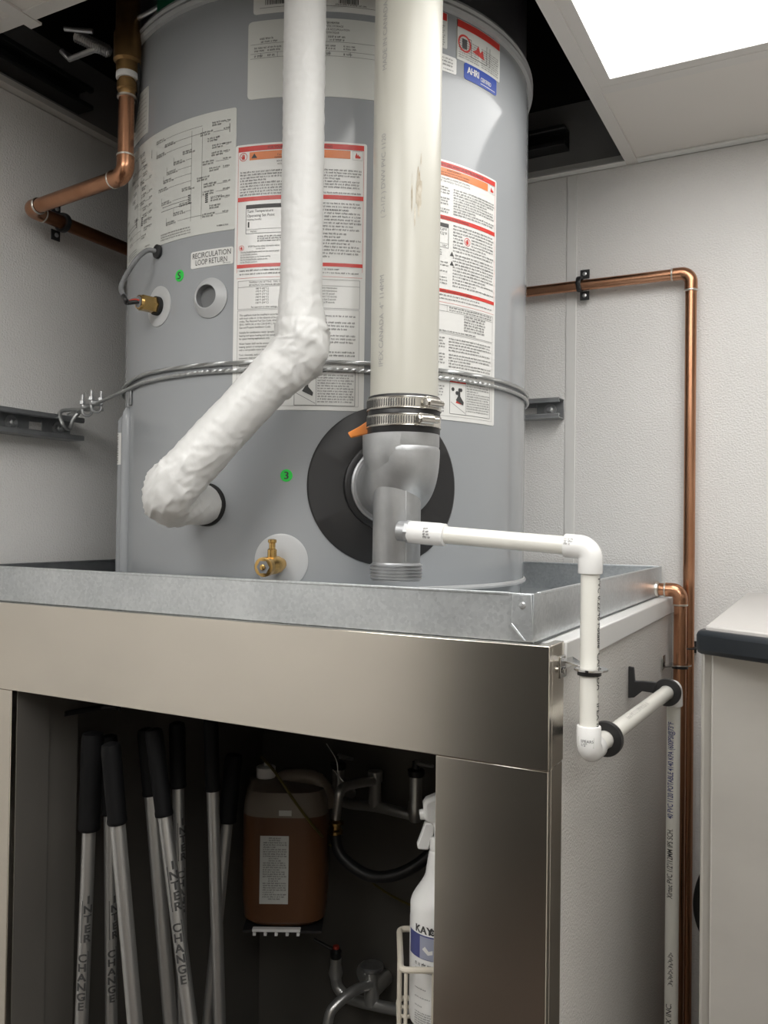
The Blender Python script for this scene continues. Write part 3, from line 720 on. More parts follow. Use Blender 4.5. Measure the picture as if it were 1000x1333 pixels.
# exhaust gasket
te, ze = D(-44.6), 1.655
ga = MB().disc(te, ze, [(.114, -.001), (.1145, .002), (.112, .0036), (.062, .0042)], 96).build('exhaust_gasket', 'gasket', wh); ga['label'] = 'large round black exhaust gasket disc'
en_ = rad(te); e0 = tp(te, ze)
MB().lathe([(.064, -.008), (.064, .008), (.061, .010), (.056, .010), (.056, .006), (.054, .006)], e0, en_, 56, caps=False).build('gasket_collar', 'rubber', ga)
MB().lathe([(.0555, -.01), (.0555, .013), (.053, .015), (.047, .015)], e0, en_, 56, caps=False).build('exhaust_collar_ring', 'cast_alu', ga)
# wiring channel at the jacket's left side, with a bar-code sticker
tch, _ = tank_hit(166.5, 620)
c0 = tp(tch, ZB+.04, .002); ch = MB().tube([c0, V(c0.x, c0.y, 1.765), V(c0.x, c0.y, 1.778), V(c0.x, c0.y, 1.786)], [.0095, .0095, .0075, .003], 18).build('wiring_channel', 'tank_grey', wh)
ch2d = tp(tch-D(9), ZB+.04, .000); MB().tube([ch2d, V(ch2d.x, ch2d.y, 1.77), V(ch2d.x, ch2d.y, 1.778)], [.0105, .0105, .005], 18).build('wiring_channel', 'tank_grey', wh)
bc = tp(tch-D(6.5), 0, .0115)
tb_ = tch-D(7); cdir = (CAMP - bc); cdir.z = 0; cdir.normalize(); side = V(-cdir.y, cdir.x, 0)
bq = V(ch2d.x, ch2d.y, 0) + cdir*.0112
nbq = (cdir*.55 - side*.83).normalized()
m = MB(); quad(m, pipemap((ch2d.x, ch2d.y, 1.695), (0, 0, 1), nbq, .0105, .0004), 0, -.0085, .054, .0085)
def vquad(mb, fn, x0, y0, x1, y1, n=6):
    for k in range(n): quad(mb, fn, x0, y0+(y1-y0)*k/n, x1, y0+(y1-y0)*(k+1)/n)
m = MB(); vquad(m, pipemap((ch2d.x, ch2d.y, 1.695), (0, 0, 1), nbq, .0105, .0004), 0, -.0085, .054, .0085); bs_ = m.build_flat('barcode_sticker', 'sticker', wh)
m = MB(); fb_ = pipemap((ch2d.x, ch2d.y, 1.695), (0, 0, 1), nbq, .0105, .0007)
for k in range(17): vquad(m, fb_, .003+k*.003, -.0005, .003+k*.003+(.0014 if k % 3 else .0008), .0075, 4)
m.build_flat('barcode_bars', 'ink', bs_)
# bracket screws at the channel's head
m = MB(); bp = tp(tch+D(2.5), 1.80, .002)
m.obox(bp, rad(tch+D(2.5))*.0015, V(0, 0, .012), V(-math.sin(tch), math.cos(tch), 0)*.006); m.build('channel_bracket', 'strut_steel', wh, bevel=.001)
# dark green ribbon label near the top left
MB().sheet(D(-108), D(-97), ZRIM+.022, ZRIM+.05, h0=-.007, h1=.001, rc=.001).build('green_label', 'green_dark', wh)

# =================================================================== VENT PIPE, COUPLING, EXHAUST ELBOW
VX, VY = -.4935, .988
vp = thing('vent_pipe', 'thick off-white plastic vent pipe rising in front of the tank', 'pipe', (VX, VY, 1.745))
MB().lathe([(.0445, 0), (.0445, 1.2)], (VX, VY, 1.745), n=64).build('pipe_wall', 'pvc_vent', vp)
fc = V(-VX, -VY, 0).normalized(); nleft = fc*math.cos(D(38)) - V(-fc.y, fc.x, 0)*math.sin(D(38))     # the print faces left of the viewer
m = MB()
for k, s_ in enumerate(('IPEX CANADA  4" 114MM', '( 2-1/2 ) DWV PVC 1120', 'MADE IN CANADA', 'S636 PVC VENT IIA 65C', 'IPEX')):
    write(m, s_, .0105, pipemap((VX, VY, 1.80 + k*.19), (0, 0, 1), nleft, .0445), cut=.006)
m.build_flat('printed_line', 'ink_pale', vp)
# scuff patch
sf = MB(); nS = (CAMP - V(VX, VY, H)); nS.z = 0; nS.normalize(); sr = V(-nS.y, nS.x, 0)
f = pipemap((VX, VY, 1.97), (0, 0, 1), nS, .0445)
def blob(cx, cy, rx, ry, seed):
    rr = random.Random(seed); P = []
    for k in range(22): a = 2*PI*k/22; q = rr.uniform(.65, 1.1); P.append((cx+rx*math.cos(a)*q, cy+ry*math.sin(a)*q))
    poly2d(sf, f, P)
blob(.050, -.0155, .034, .0042, 1); blob(.046, -.0065, .026, .0010, 2); blob(.020, -.0105, .014, .0012, 3); blob(.092, -.018, .010, .0008, 4)
sf.build_flat('scuff_mark', 'scuff', vp)

rc = thing('rubber_coupling', 'black rubber coupling with two steel band clamps joining vent pipe and cast elbow', 'coupling', (VX, VY, 1.716))
MB().lathe([(.0465, 0), (.0475, .002), (.0475, .023), (.0482, .0245), (.0475, .026), (.0475, .047), (.0465, .049), (.0447, .049)], (VX, VY, 1.716), n=56).build('sleeve', 'rubber', rc)
vdir = (CAMP - V(VX, VY, H)); vdir.z = 0; vdir.normalize(); vs_ = V(-vdir.y, vdir.x, 0)   # vs_ = right as seen
def clamp(z, ang):
    r = .0486
    c = MB(); c.lathe([(r-.0012, 0), (r, .0005), (r, .0145), (r-.0012, .015)], (VX, VY, z), n=56, caps=False)
    c.lathe([(r+.0002, .0), (r+.0006, .0007), (r+.0002, .0014)], (VX, VY, z), n=56, caps=False); c.lathe([(r+.0002, .0136), (r+.0006, .0143), (r+.0002, .015)], (VX, VY, z), n=56, caps=False)
    o = c.build('hose_clamp', 'clamp_steel', rc)
    g = MB()
    for k in range(26):
        a = D(-82 + k*3.9); n2 = vdir*math.cos(a) + vs_*math.sin(a); t2 = -vdir*math.sin(a) + vs_*math.cos(a)
        if a > ang-.28: break
        g.obox(V(VX, VY, z+.0075)+n2*(r+.0001), n2*.0004, t2*.00065+V(0, 0, .0008), V(0, 0, .0046))
    g.build('worm_slots', 'ink', o)
    n2 = vdir*math.cos(ang) + vs_*math.sin(ang); t2 = -vdir*math.sin(ang) + vs_*math.cos(ang); c0 = V(VX, VY, z+.0075) + n2*(r+.0045)
    s = MB(); s.cyl(c0-t2*.011, c0+t2*.009, .0062, n=18); s.obox(c0-n2*.003, n2*.0025, t2*.011, V(0, 0, .0078)); s.build('screw_housing', 'clamp_steel', o, bevel=.0006)
    s = MB(); s.cyl(c0-t2*.0145, c0-t2*.011, .0048, n=6); s.cyl(c0+t2*.009, c0+t2*.017, .0038, n=12); s.build('clamp_screw', 'clamp_steel', o)
clamp(1.7465, D(44)); clamp(1.7245, D(33))

ee = thing('exhaust_elbow', 'grey cast aluminium exhaust elbow with threaded drain leg on the tank', 'pipe fitting', (VX, VY, 1.53))
el = [V(VX, VY, 1.733), V(VX, VY, 1.702), V(VX, VY, 1.700), V(VX, VY, 1.697)]; er = [.0468, .0468, .0462, .0475]
toT = (e0 - V(VX, VY, ze)); toT.z = 0; L_ = toT.length; toT.normalize()
zc0 = ze+.040
el += arc(V(VX, VY, zc0)+toT*.04, -toT*.04, V(0, 0, -.040), 0, PI/2, 12); er += [.0476]*13
el += [V(VX, VY, ze)+toT*(L_-.004)]; er += [.0476]
MB().tube(el, er, 56).build('elbow_body', 'cast_alu', ee)
# smooth shoulder that closes the elbow's outer heel onto the drain leg
LX, LY = VX-.0065, VY-.004
MB().lathe([(.0300, 0), (.0312, .002), (.0312, .105), (.0325, .112), (.038, .122), (.043, .134), (.0458, .148), (.0462, .17)], (LX, LY, 1.545), n=48).build('drain_leg', 'cast_alu', ee)
th_ = [(.0315, 0)]
for k in range(5): th_ += [(.0318, .0015+k*.0042), (.0345, .0032+k*.0042), (.0345, .0038+k*.0042), (.0318, .0052+k*.0042)]
MB().lathe(th_ + [(.031, .024)], (LX, LY, 1.527), n=48).build('threaded_end', 'cast_alu', ee)
# casting parting line
m = MB(); nn = (vdir*.92 + vs_*.38).normalized(); sdn = V(-nn.y, nn.x, 0)
m.obox(V(LX, LY, 1.60)+nn*.0312, nn*.0007, sdn*.0012, V(0, 0, .048)); m.build('parting_line', 'cast_alu', ee, bevel=.0006)
# orange lever tab poking out behind the elbow
lv0 = atD(455, 567, 1.125); lv1 = atD(487, 554, 1.165)
m = MB(); dd = (lv1-lv0).normalized(); qv = dd.cross(vdir).normalized()
m.prism([lv0-qv*.004, lv0+qv*.0045, lv0.lerp(lv1, .45)+qv*.007, lv1+qv*.011, lv1-qv*.010, lv0.lerp(lv1, .5)-qv*.006], vdir*.006); m.build('orange_tab', 'orange_plastic', ee, bevel=.0015)

# =================================================================== WRAPPED PIPE
wp = thing('wrapped_pipe', 'white foil wrapped insulated pipe bending down to the tank inlet', 'pipe', atD(240, 665, 1.08))
P0 = atD(391, 0, 1.125); P1 = atD(391, 452, 1.115); P0 = V(P1.x, P1.y, 2.95)
tin = tp(ti, zi, .004); ti0, zi0 = tank_hit(290, 656); P3 = tp(ti0, zi0, .004) + rad(ti0)*.135 + V(-.012, 0, .0); 
P2c = P3
pts = [P0, V(P1.x, P1.y, P1.z), P2c, tin]
pts = rounded(pts, [0, .035, .035, 0], 9)
path = resample(pts, .0032)
def nz(p, s, seed=0): return noise.noise(Vector((p.x*s+seed, p.y*s, p.z*s)))
J1 = V(P1.x, P1.y, P1.z); J2 = P2c
radii = []
for p in path:
    if p.z > P1.z+.03: r = .0275 + .002*max(0, 1-(p.z-P1.z-.03)/.05)
    else:
        r = .0318
        if (p-tin).length < .10: r = .0318 - .0035*(1-(p-tin).length/.10)
    radii.append(r)
def crumple(p, d, i, k):
    c = path[i]; w1 = math.exp(-((c-J1).length/.050)**2); w2 = math.exp(-((c-J2).length/.070)**2); w = max(w1, w2)
    rdg = lambda sc_, sd, ex: (1-min(1, abs(nz(p, sc_, sd))*1.7))**ex
    q = .0004*nz(p, 45) + .00022*math.sin(c.z*420 + 9*nz(p, 30)) + .0004*nz(p, 150) + .0006*rdg(26, 5, 6)
    q += w*(.0035*nz(p, 30, 3) + .0034*rdg(34, 9, 5) + .0022*rdg(62, 2, 4) + .001*nz(p, 120, 4))
    if w1 > .2: q += .009*w1*max(0, d.dot((right*.8 + down*.55)))**3 
    return p + d*q
MB().tube(path, radii, 110, fn=crumple).build('foil_wrap', 'wrap', wp, ang=80)

# =================================================================== CONDENSATE PVC LINE
r5 = .0107
Cx, Cy = -.2405, .961
zt = atD(768, 713, .96).z; zb_ = 1.345
FX, FY = -.2195, 1.42
cp = thing('condensate_pipe', 'thin white plastic condensate pipe running from cast elbow around the stand', 'pipe', (Cx, Cy, zb_))
S0 = atD(529, 692, 1.058); EL1 = V(Cx, Cy, zt)
ax = (EL1-S0).normalized()
bo = MB().cyl(S0-ax*.010, S0+ax*.001, .0125, n=24).cyl(S0+ax*.001, S0+ax*.006, .0145, n=8).build('port_boss', 'cast_alu', cp)
sk = MB().lathe([(.0132, .004), (.0142, .006), (.0142, .046), (.0138, .048), (.0138, .052), (.0108, .053)], S0, ax, 32).build('adapter', 'pvc_white', cp)
m = MB(); vv = (CAMP-S0)
for k in range(4): words(m, pipemap(S0+ax*(.030), (0, 0, 1), vv, .0142) if False else pipemap(S0+ax*.028, ax, vv, .0142), 0, .009, -.006+k*.0035, .0022)
m.build_flat('adapter_print', 'ink', sk)
MB().tube([S0+ax*.045, EL1-ax*.012], r5, 24).build('pipe_run', 'pvc', cp)
def elbow(name, c, d_in, d_out, hub=.0138, arm=.030):
    """90 degree fitting: d_in points from centre back along the incoming pipe, d_out along the outgoing one"""
    c, d_in, d_out = Vector(c), Vector(d_in).normalized(), Vector(d_out).normalized(); q = .013
    A, B = c + d_in*arm, c + d_out*arm
    p = [A, A-d_in*.0005, A-d_in*.002] + arc(c + (d_in+d_out)*q, -d_out*q, -d_in*q, 0, PI/2, 10) + [B-d_out*.002, B-d_out*.0005, B]
    r_ = [hub-.002, hub-.0005, hub] + [hub]*11 + [hub, hub-.0005, hub-.002]
    return MB().tube(p, r_, 32).build(name, 'pvc_white', cp)
e1 = elbow('elbow', EL1, -ax, (0, 0, -1))
m = MB()
for k in range(3): words(m, pipemap(EL1-ax*.028, ax, CAMP-EL1, .0138), 0, .010, .001+k*.003, .002)
m.build_flat('elbow_print', 'ink_grey', e1)
EL2 = V(Cx, Cy, zb_); vr_ = MB().tube([EL1-V(0, 0, .02), EL2+V(0, 0, .02)], r5, 24).build('pipe_run', 'pvc', cp)
m = MB(); nn = (CAMP-EL2); nn.z = 0; nn.normalize(); nr = (nn*.62 + V(-nn.y, nn.x, 0)*.78)
write(m, 'PVC 0.22/40 Potable', .0105, pipemap((Cx, Cy, zt-.034), (0, 0, -1), nr, r5), sx=.9, fat=.012, cut=.003); write(m, 'CANADA  -  IPEX INC.', .0105, pipemap((Cx, Cy, zt-.118), (0, 0, -1), nr, r5), sx=.95, fat=.012, cut=.003)
m.build_flat('pipe_print', 'ink', vr_)
yd = V(FX-Cx, FY-Cy, 0).normalized()
e2 = elbow('elbow', EL2, (0, 0, 1), yd)
m = MB(); f = pipemap(EL2+V(0, 0, .010)-V(0, 0, 0), V(-nn.y, nn.x, 0), nn, .0138) 
def e2map(x, y): a = x/.0138; s2 = V(-nn.y, nn.x, 0); return EL2 + V(0, 0, .008+y) + (nn*math.cos(a)+s2*math.sin(a))*.0143
MBs = MB(); quad(MBs, lambda x, y: EL2 + V(0, 0, .008+y) + (nn*math.cos(x/.0138)+V(-nn.y, nn.x, 0)*math.sin(x/.0138))*.0141, -.013, -.001, .006, .011); MBs.build_flat('elbow_sticker', 'plate_paper', e2)
for k, s_ in enumerate(('SPEARS', '1/2"')): write(m, s_, .0045, lambda x, y, k=k: e2map(x-.009, y+.005-k*.004), cut=.003)
m.build_flat('elbow_print', 'ink', e2)
EL3 = V(FX, FY, zb_); hr = MB().tube([EL2+yd*.02, EL3-yd*.02], r5, 24).build('pipe_run', 'pvc', cp)
m = MB(); write(m, 'Xirtec PVC 1/2"/12MM IPS SCH. 40', .0085, pipemap(EL2+yd*.15, yd, V(.6, -.5, .75), r5), sx=.9, cut=.003); m.build_flat('pipe_print', 'ink_pale', hr)
elbow('elbow', EL3, -yd, (0, 0, -1))
dr = MB().tube([EL3-V(0, 0, .02), V(FX, FY, .02)], r5, 24).build('pipe_run', 'pvc', cp)
m1, m2 = MB(), MB(); n3 = CAMP-EL3; n3.z = 0; n3.normalize()
write(m1, 'Xirtec PVC 1/2"/12MM IPS SCH.', .0125, pipemap((FX, FY-.0, 1.012), (0, 0, 1), n3, r5), sx=.66, fat=.01, cut=.003)
write(m2, '40 PVC 1120 POTABLE 4140 KPA (600PSI@73°F', .0125, pipemap((FX, FY, 1.138), (0, 0, 1), n3, r5), sx=.60, fat=.016, cut=.003)
write(m1, 'IPEX INC.', .0125, pipemap((FX, FY, .80), (0, 0, 1), n3, r5), sx=.9, fat=.01, cut=.003)
for k in range(24): quad(m1, pipemap((FX, FY, .875), (0, 0, 1), n3, r5), k*.0022, -.002+.001*(k % 3), k*.0022+.001+.0004*(k % 2), .006-.0012*(k % 4))
m1.build_flat('pipe_print', 'ink', dr); m2.build_flat('pipe_print', 'ink_blue', dr)

# --- pipe clips on the stand's side
pc = thing('split_ring_clip', 'black steel clip holding the white pipe at the steel corner', 'pipe clip', (PX1, .99, 1.437), 'pipe clips on the stand')
zc1 = onX(735, 865, PX1).z
MB().box((PX1, .978, zc1-.014), (PX1+.002, 1.002, zc1+.012)).build('plate', 'chrome', pc, bevel=.001)
MB().lathe([(.001, 0), (.004, .0005), (.005, .003), (.003, .004)], (PX1+.002, .984, zc1-.004), (1, 0, 0), 14).build('screw', 'chrome', pc)
m = MB(); m.prism([(PX1+.001, .995, zc1+.006), (PX1+.012, .992, zc1+.010), (Cx-.010, Cy+.018, zc1+.004), (Cx+.006, Cy+.018, zc1+.004), (Cx+.004, Cy+.008, zc1+.004), (Cx-.013, Cy+.006, zc1+.004), (PX1+.001, .98, zc1+.006)], (0, 0, .002)); m.build('arm', 'chrome', pc, bevel=.0006)
MB().lathe([(.0112, 0), (.019, 0), (.019, .0022), (.0112, .0022), (.0112, 0)], (Cx+.002, Cy, zc1+.0025), n=36, caps=False).build('split_ring', 'chrome', pc)
MB().lathe([(.0109, 0), (.0135, 0), (.0135, .005), (.0109, .005), (.0109, 0)], (Cx, Cy, zc1-.003), n=36, caps=False).build('rubber_lining', 'rubber', pc)
def bell_hanger(c, label, stem):
    t = thing('pipe_hanger', label, 'pipe clip', (PX1, c.y, c.z), 'black plastic pipe hangers on the stand')
    MB().lathe([(.0112, -.004), (.0205, -.004), (.0212, -.002), (.0212, .004), (.0112, .004), (.0112, -.004)], c, yd, 40, caps=False).build('ring', 'rubber', t)
    m = MB()
    if stem: m.prism([(PX1+.0005, c.y-.006, c.z-.014), (PX1+.0005, c.y-.006, c.z+.036), (PX1+.009, c.y-.006, c.z+.035), (PX1+.011, c.y-.006, c.z+.014), (PX1+.024, c.y-.006, c.z+.015), (c.x-.014, c.y-.006, c.z+.015), (c.x-.019, c.y-.006, c.z-.002), (PX1+.022, c.y-.006, c.z-.001), (PX1+.010, c.y-.006, c.z-.012)], (0, .006, 0))
    else: m.prism([(PX1+.0005, c.y+.045, c.z-.006), (PX1+.0005, c.y+.045, c.z+.006), (c.x-.018, c.y-.003, c.z+.006), (c.x-.018, c.y-.003, c.z-.006)], (0, .006, 0))
    m.build('wall_arm', 'rubber', t, bevel=.001)
bell_hanger(EL2+yd*.068, 'black plastic hanger ring nearest the white pipe\'s lower front elbow', False)
bell_hanger(EL3-yd*.052, 'black plastic hanger with upright tab at the far end of the white pipe', True)

# =================================================================== COPPER LINES
def solder_ring(p, d, r, par): d = Vector(d).normalized(); MB().lathe([(r-.0006, -.0022), (r+.0009, -.001), (r+.0009, .001), (r-.0006, .0022)], p, d, 24, caps=False).build('solder_ring', 'solder', par)
def cu_elbow(c, d1, d2, r, par, m_='copper', leg=.018, q=None):
    c, d1, d2 = Vector(c), Vector(d1).normalized(), Vector(d2).normalized(); q = q or r*1.35
    p = [c+d1*(q+leg)] + arc(c+(d1+d2)*q, -d2*q, -d1*q, 0, PI/2, 10) + [c+d2*(q+leg)]
    o = MB().tube(p, r+.0015, 24).build('copper_elbow', m_, par); solder_ring(c+d1*(q+leg), d1, r+.0013, par); solder_ring(c+d2*(q+leg), d2, r+.0013, par); return o
# right wall line
YW = 1.772; rc3 = .0111
k1 = onY(897, 362, YW); cw = thing('copper_pipe', 'bright copper pipe running along white wall then straight down', 'pipe', (k1.x, YW, 0))
zL = onY(690, 377, YW).z; zR = onY(868, 361, YW).z; slope = .0; XW = onY(899.5, 420, YW).x
zw = (zL+zR)/2 + .002; zw2 = zR + .004
cL = V(-.86, YW, zL-.004); cE = V(XW, YW, zw2)
dxx = (cE-cL).normalized()
MB().tube([cL, cE-dxx*.02], rc3, 24).build('pipe_run', 'copper', cw)
MB().tube([cE-V(0, 0, .02), V(XW, YW, .02)], rc3, 24).build('pipe_run', 'copper', cw)
cu_elbow(cE, -dxx, (0, 0, -1), rc3, cw, leg=.016, q=.020)
# its clamp
def cushion_clamp(c, axis, out, label, r=.0111, flip=1):
    t = thing('pipe_clamp', label, 'pipe clamp', c, 'black steel pipe clamps')
    axis, out = Vector(axis).normalized(), Vector(out).normalized(); s2 = axis.cross(out).normalized(); 
    MB().lathe([(r+.0002, -.005), (r+.0048, -.005), (r+.0055, -.003), (r+.0055, .003), (r+.0048, .005), (r+.0002, .005)], c, axis, 28, caps=False).build('band', 'black_paint', t)
    for sg in (1, -1):
        q = c + s2*sg*(r+.012) - out*.010 + axis*.008*flip
        lg = MB().obox(q, axis*.010, out*.0012, s2*.0095).build('foot', 'black_paint', t, bevel=.0008)
        MB().lathe([(.001, 0), (.0035, .0003), (.0045, .0022), (.0025, .003)], q+out*.0012, out, 12).build('screw', 'zinc', lg)
    return t
cushion_clamp(onY(755, 370, YW), dxx, (0, -1, 0), 'black clamp with two screws on copper pipe along the right wall')
# pan drain line
rd = .0122
YDn = 1.722; zdr = 1.4795; XD = onY(885.5, 830, YDn).x
cdn = thing('copper_drain_pipe', 'copper drain pipe leaving the galvanized pan and dropping beside the stand', 'pipe', (XD, YDn, 0))
cE2 = V(XD, YDn, zdr)
MB().tube([V(qx1-.01, YDn, zdr), V(XD-.018, YDn, zdr)], rd, 24).build('pipe_run', 'copper', cdn)
MB().lathe([(rd+.001, -.002), (rd+.004, 0), (rd+.0035, .004), (rd+.0005, .006)], (qx1, YDn, zdr), (1, 0, 0), 24, caps=False).build('solder_ring', 'solder', cdn)
cu_elbow(cE2, (-1, 0, 0), (0, 0, -1), rd, cdn, leg=.012)
MB().tube([cE2-V(0, 0, .016), V(XD, YDn, .02)], rd, 24).build('pipe_run', 'copper', cdn)
zc3 = onY(886, 866, YDn).z
pc = thing('split_ring_clip', 'chrome clip holding the copper drain pipe on the far side of the stand', 'pipe clip', (PX1, YDn-.03, zc3), 'pipe clips on the stand')
MB().box((PX1, YDn-.055, zc3-.004), (PX1+.002, YDn-.025, zc3+.022)).build('plate', 'chrome', pc, bevel=.001)
m = MB(); m.prism([(PX1+.001, YDn-.05, zc3), (XD-.004, YDn-.024, zc3), (XD+.004, YDn-.012, zc3), (XD-.014, YDn-.004, zc3), (PX1+.001, YDn-.03, zc3)], (0, 0, .002)); m.build('arm', 'chrome', pc)
MB().lathe([(rd+.0005, 0), (rd+.009, 0), (rd+.009, .0022), (rd+.0005, .0022), (rd+.0005, 0)], (XD, YDn, zc3), n=36, caps=False).build('split_ring', 'chrome', pc)
MB().lathe([(rd+.0002, 0), (rd+.003, 0), (rd+.003, .005), (rd+.0002, .005)], (XD, YDn, zc3-.006), n=36, caps=False).build('rubber_lining', 'rubber', pc)
zc4 = onY(896, 844, YW).z
pc = thing('split_ring_clip', 'black clip around the tall wall copper pipe, half hidden behind the drain pipe', 'pipe clip', (XW, YW+.02, zc4), 'pipe clips on the stand')
MB().lathe([(rc3+.0004, 0), (rc3+.009, 0), (rc3+.009, .0022), (rc3+.0004, .0022), (rc3+.0004, 0)], (XW, YW, zc4), n=36, caps=False).build('split_ring', 'black_paint', pc)
MB().box((XW-.006, YW+.018, zc4), (XW+.006, YB, zc4+.0022)).build('arm', 'black_paint', pc); MB().box((XW-.012, YB-.002, zc4-.012), (XW+.012, YB, zc4+.012)).build('plate', 'black_paint', pc)
# left wall line with brass valve
rl = .0125; XWL = -1.262
a0 = onX(38, 272, XWL); zl = 2.152
Dv = 1.35; vtx = atD(163, 237, Dv); YV = vtx.y; 
cl = thing('copper_pipe_with_valve', 'copper pipe with brass fitting zigzagging past tank onto the left wall', 'pipe', (vtx.x, vtx.y, zl))
cA = V(vtx.x, vtx.y, zl); cB = V(XWL, a0.y, zl)
dab = (cB-cA).normalized()
MB().tube([cA+V(0, 0, .02), cA+V(0, 0, .13)], rl, 24).build('pipe_run', 'copper', cl)
cu_elbow(cA, (0, 0, 1), dab, rl, cl, leg=.014)
MB().tube([cA+dab*.02, cB-dab*.02], rl, 24).build('pipe_run', 'copper', cl)
cu_elbow(cB, -dab, (0, 1, 0), rl, cl, leg=.012)
MB().tube([cB+V(0, .02, 0), V(XWL, YB-.001, zl-.006)], rl, 24).build('pipe_run', 'copper_dark', cl)
zv = cA.z+.125
bv = MB().lathe([(rl, 0), (.0135, .002), (.0135, .010), (.0155, .012), (.0155, .024), (.0125, .026), (.0125, .030)], (cA.x, cA.y, zv), n=24).build('brass_adapter', 'brass_old', cl)
MB().lathe([(.0128, 0), (.0150, .001), (.0150, .004), (.0128, .005)], (cA.x, cA.y, zv-.002), n=24).build('solder_ring', 'solder', cl)
MB().lathe([(.0165, 0), (.0172, .001), (.0172, .009), (.0165, .010)], (cA.x, cA.y, zv+.029), n=24).build('thread_tape', 'tape_white', cl)
MB().lathe([(.017, 0), (.0175, .016), (.0215, .020), (.0215, .062), (.019, .068), (.019, .30)], (cA.x, cA.y, zv+.038), n=28).build('brass_valve', 'brass_old', cl)
cushion_clamp(V(XWL, a0.y+.075, zl), (0, 1, 0), (1, 0, 0), 'black clamp with brass screw holding copper pipe on the left wall', r=rl, flip=-1)

# =================================================================== STRUT CHANNELS
def strut(p0, p1, out, label, m_='strut_steel', bolts=(), slots=()):
    """C channel from p0 to p1 (centre of its back), opening towards out"""
    p0, p1, out = Vector(p0), Vector(p1), Vector(out).normalized(); a = (p1-p0).normalized(); L = (p1-p0).length; up = V(0, 0, 1)
    t = thing('strut_channel', label, 'strut channel', p0, 'slotted strut channels on the walls'); h = .0205; th = .0013; dp_ = .041
    ch = MB(); cuts = [0] + [x for s in slots for x in (s-.014, s+.014)] + [L]
    for q in range(0, len(cuts), 2):
        c0, c1 = cuts[q], cuts[q+1]; ch.obox(p0+a*((c0+c1)/2)+out*th, a*((c1-c0)/2), out*th, up*h)
    for s in slots:
        for sg in (1, -1): ch.obox(p0+a*s+out*th+up*sg*(h+.007)/2, a*.014, out*th, up*((h-.007)/2))
    for sg in (1, -1):
        ch.obox(p0+a*L/2+out*dp_/2+up*sg*h, a*L/2, out*dp_/2, up*th)
        ch.obox(p0+a*L/2+out*(dp_-th)+up*sg*(h-.0035), a*L/2, out*th, up*.0035)
        ch.obox(p0+a*L/2+out*(dp_-.005)+up*sg*(h-.007), a*L/2, out*.004, up*th)
    ch.build('channel', m_, t, bevel=.0008)
    for s in bolts:
        c = p0+a*s+out*.003
        wsh = MB().lathe([(.004, 0), (.0135, 0), (.0135, .0022), (.004, .0022)], c, out, 26).build('washer', 'zinc', t)
        MB().lathe([(.0085, 0), (.0085, .006), (.006, .0075)], c+out*.0022, out, 6).cyl(c+out*.008, c+out*.013, .004, n=12).build('bolt', 'zinc', wsh)
    return t
zs = (onX(0, 529, -1.26).z + onX(0, 560, -1.26).z)/2
ys1 = onX(110, 545, -1.26).y
strut((XL, .80, zs), (XL, ys1, zs), (1, 0, 0), 'zinc strut channel with washers bolted to the left wall, anchoring the wire rope', bolts=(onX(14, 545, -1.297).y-.80, onX(76, 548, -1.297).y-.80), slots=(onX(46, 547, -1.298).y-.80,))
zs2 = onY(728, 530, 1.76).z; xs2 = onY(728, 530, 1.76).x
strut((xs2, YB, zs2), (-1.05, YB, zs2), (0, -1, 0), 'zinc strut channel on back wall poking out right of the tank', bolts=(.03,), slots=(.075,))
zs3 = onX(50, 100, -1.26).z
strut((XL, .80, 2.412), (XL, 1.165, 2.412), (1, 0, 0), 'dark strut channel high on left wall above the ceiling line', 'black_paint')
zs4 = onY(735, 174, 1.76).z; xs4 = onY(735, 174, 1.76).x
strut((xs4, YB, zs4), (-1.05, YB, zs4), (0, -1, 0), 'dark strut channel on back wall above the ceiling line, right of tank', 'black_paint')

# =================================================================== SEISMIC WIRE ROPE
def rope(name, path, label, r=.0032):
    path = resample(path, .004); t = thing(name, label, 'wire rope', path[0], 'steel wire ropes round the tank')
    MB().tube(path, r*.62, 8).build('core', 'strut_steel', t)
    acc = 0; ss = [0]
    for a, b in zip(path, path[1:]): acc += (b-a).length; ss.append(acc)
    st_ = MB()
    for k in range(6):
        pth = []
        for i, p in enumerate(path):
            T = (path[min(i+1, len(path)-1)]-path[max(i-1, 0)]).normalized(); u = T.cross(V(0, 0, 1)).normalized(); w_ = u.cross(T)
            a = ss[i]/.020*2*PI + k*PI/3; pth.append(p + u*math.cos(a)*r*.6 + w_*math.sin(a)*r*.6)
        st_.tube(pth, r*.42, 5)
    st_.build('strands', 'rope_steel', t); return t
zr1, zr2 = 1.8295, 1.8185; rr_ = TR+.0040
anchor = V(-1.266, ys1-.035, 1.797)
tl = D(-113)
ropeA = [anchor, anchor+V(.012, .012, .006), V(TC.x+rr_*math.cos(tl), TC.y+rr_*math.sin(tl), zr2-.002)] + [V(TC.x+rr_*math.cos(a), TC.y+rr_*math.sin(a), zr2-.002*(1-min(1, (a-tl)/.4))) for a in [tl+.05+i*(D(40)-tl-.05)/70 for i in range(71)]] + [V(-.62, YB-.045, zs2-.01)]
rope('wire_rope', ropeA, 'lower twisted steel wire rope, leading from the clips on the left wall across tank')
ropeB = [V(TC.x+rr_*math.cos(a), TC.y+rr_*math.sin(a), zr1 - (.0 if a > D(-110) else .010*min(1, (D(-110)-a)/.5))) for a in [D(-165)+i*(D(40)+D(165))/90 for i in range(91)]] + [V(-.60, YB-.045, zs2+.008)]
rope('wire_rope', ropeB, 'upper twisted steel wire rope wrapping the tank')
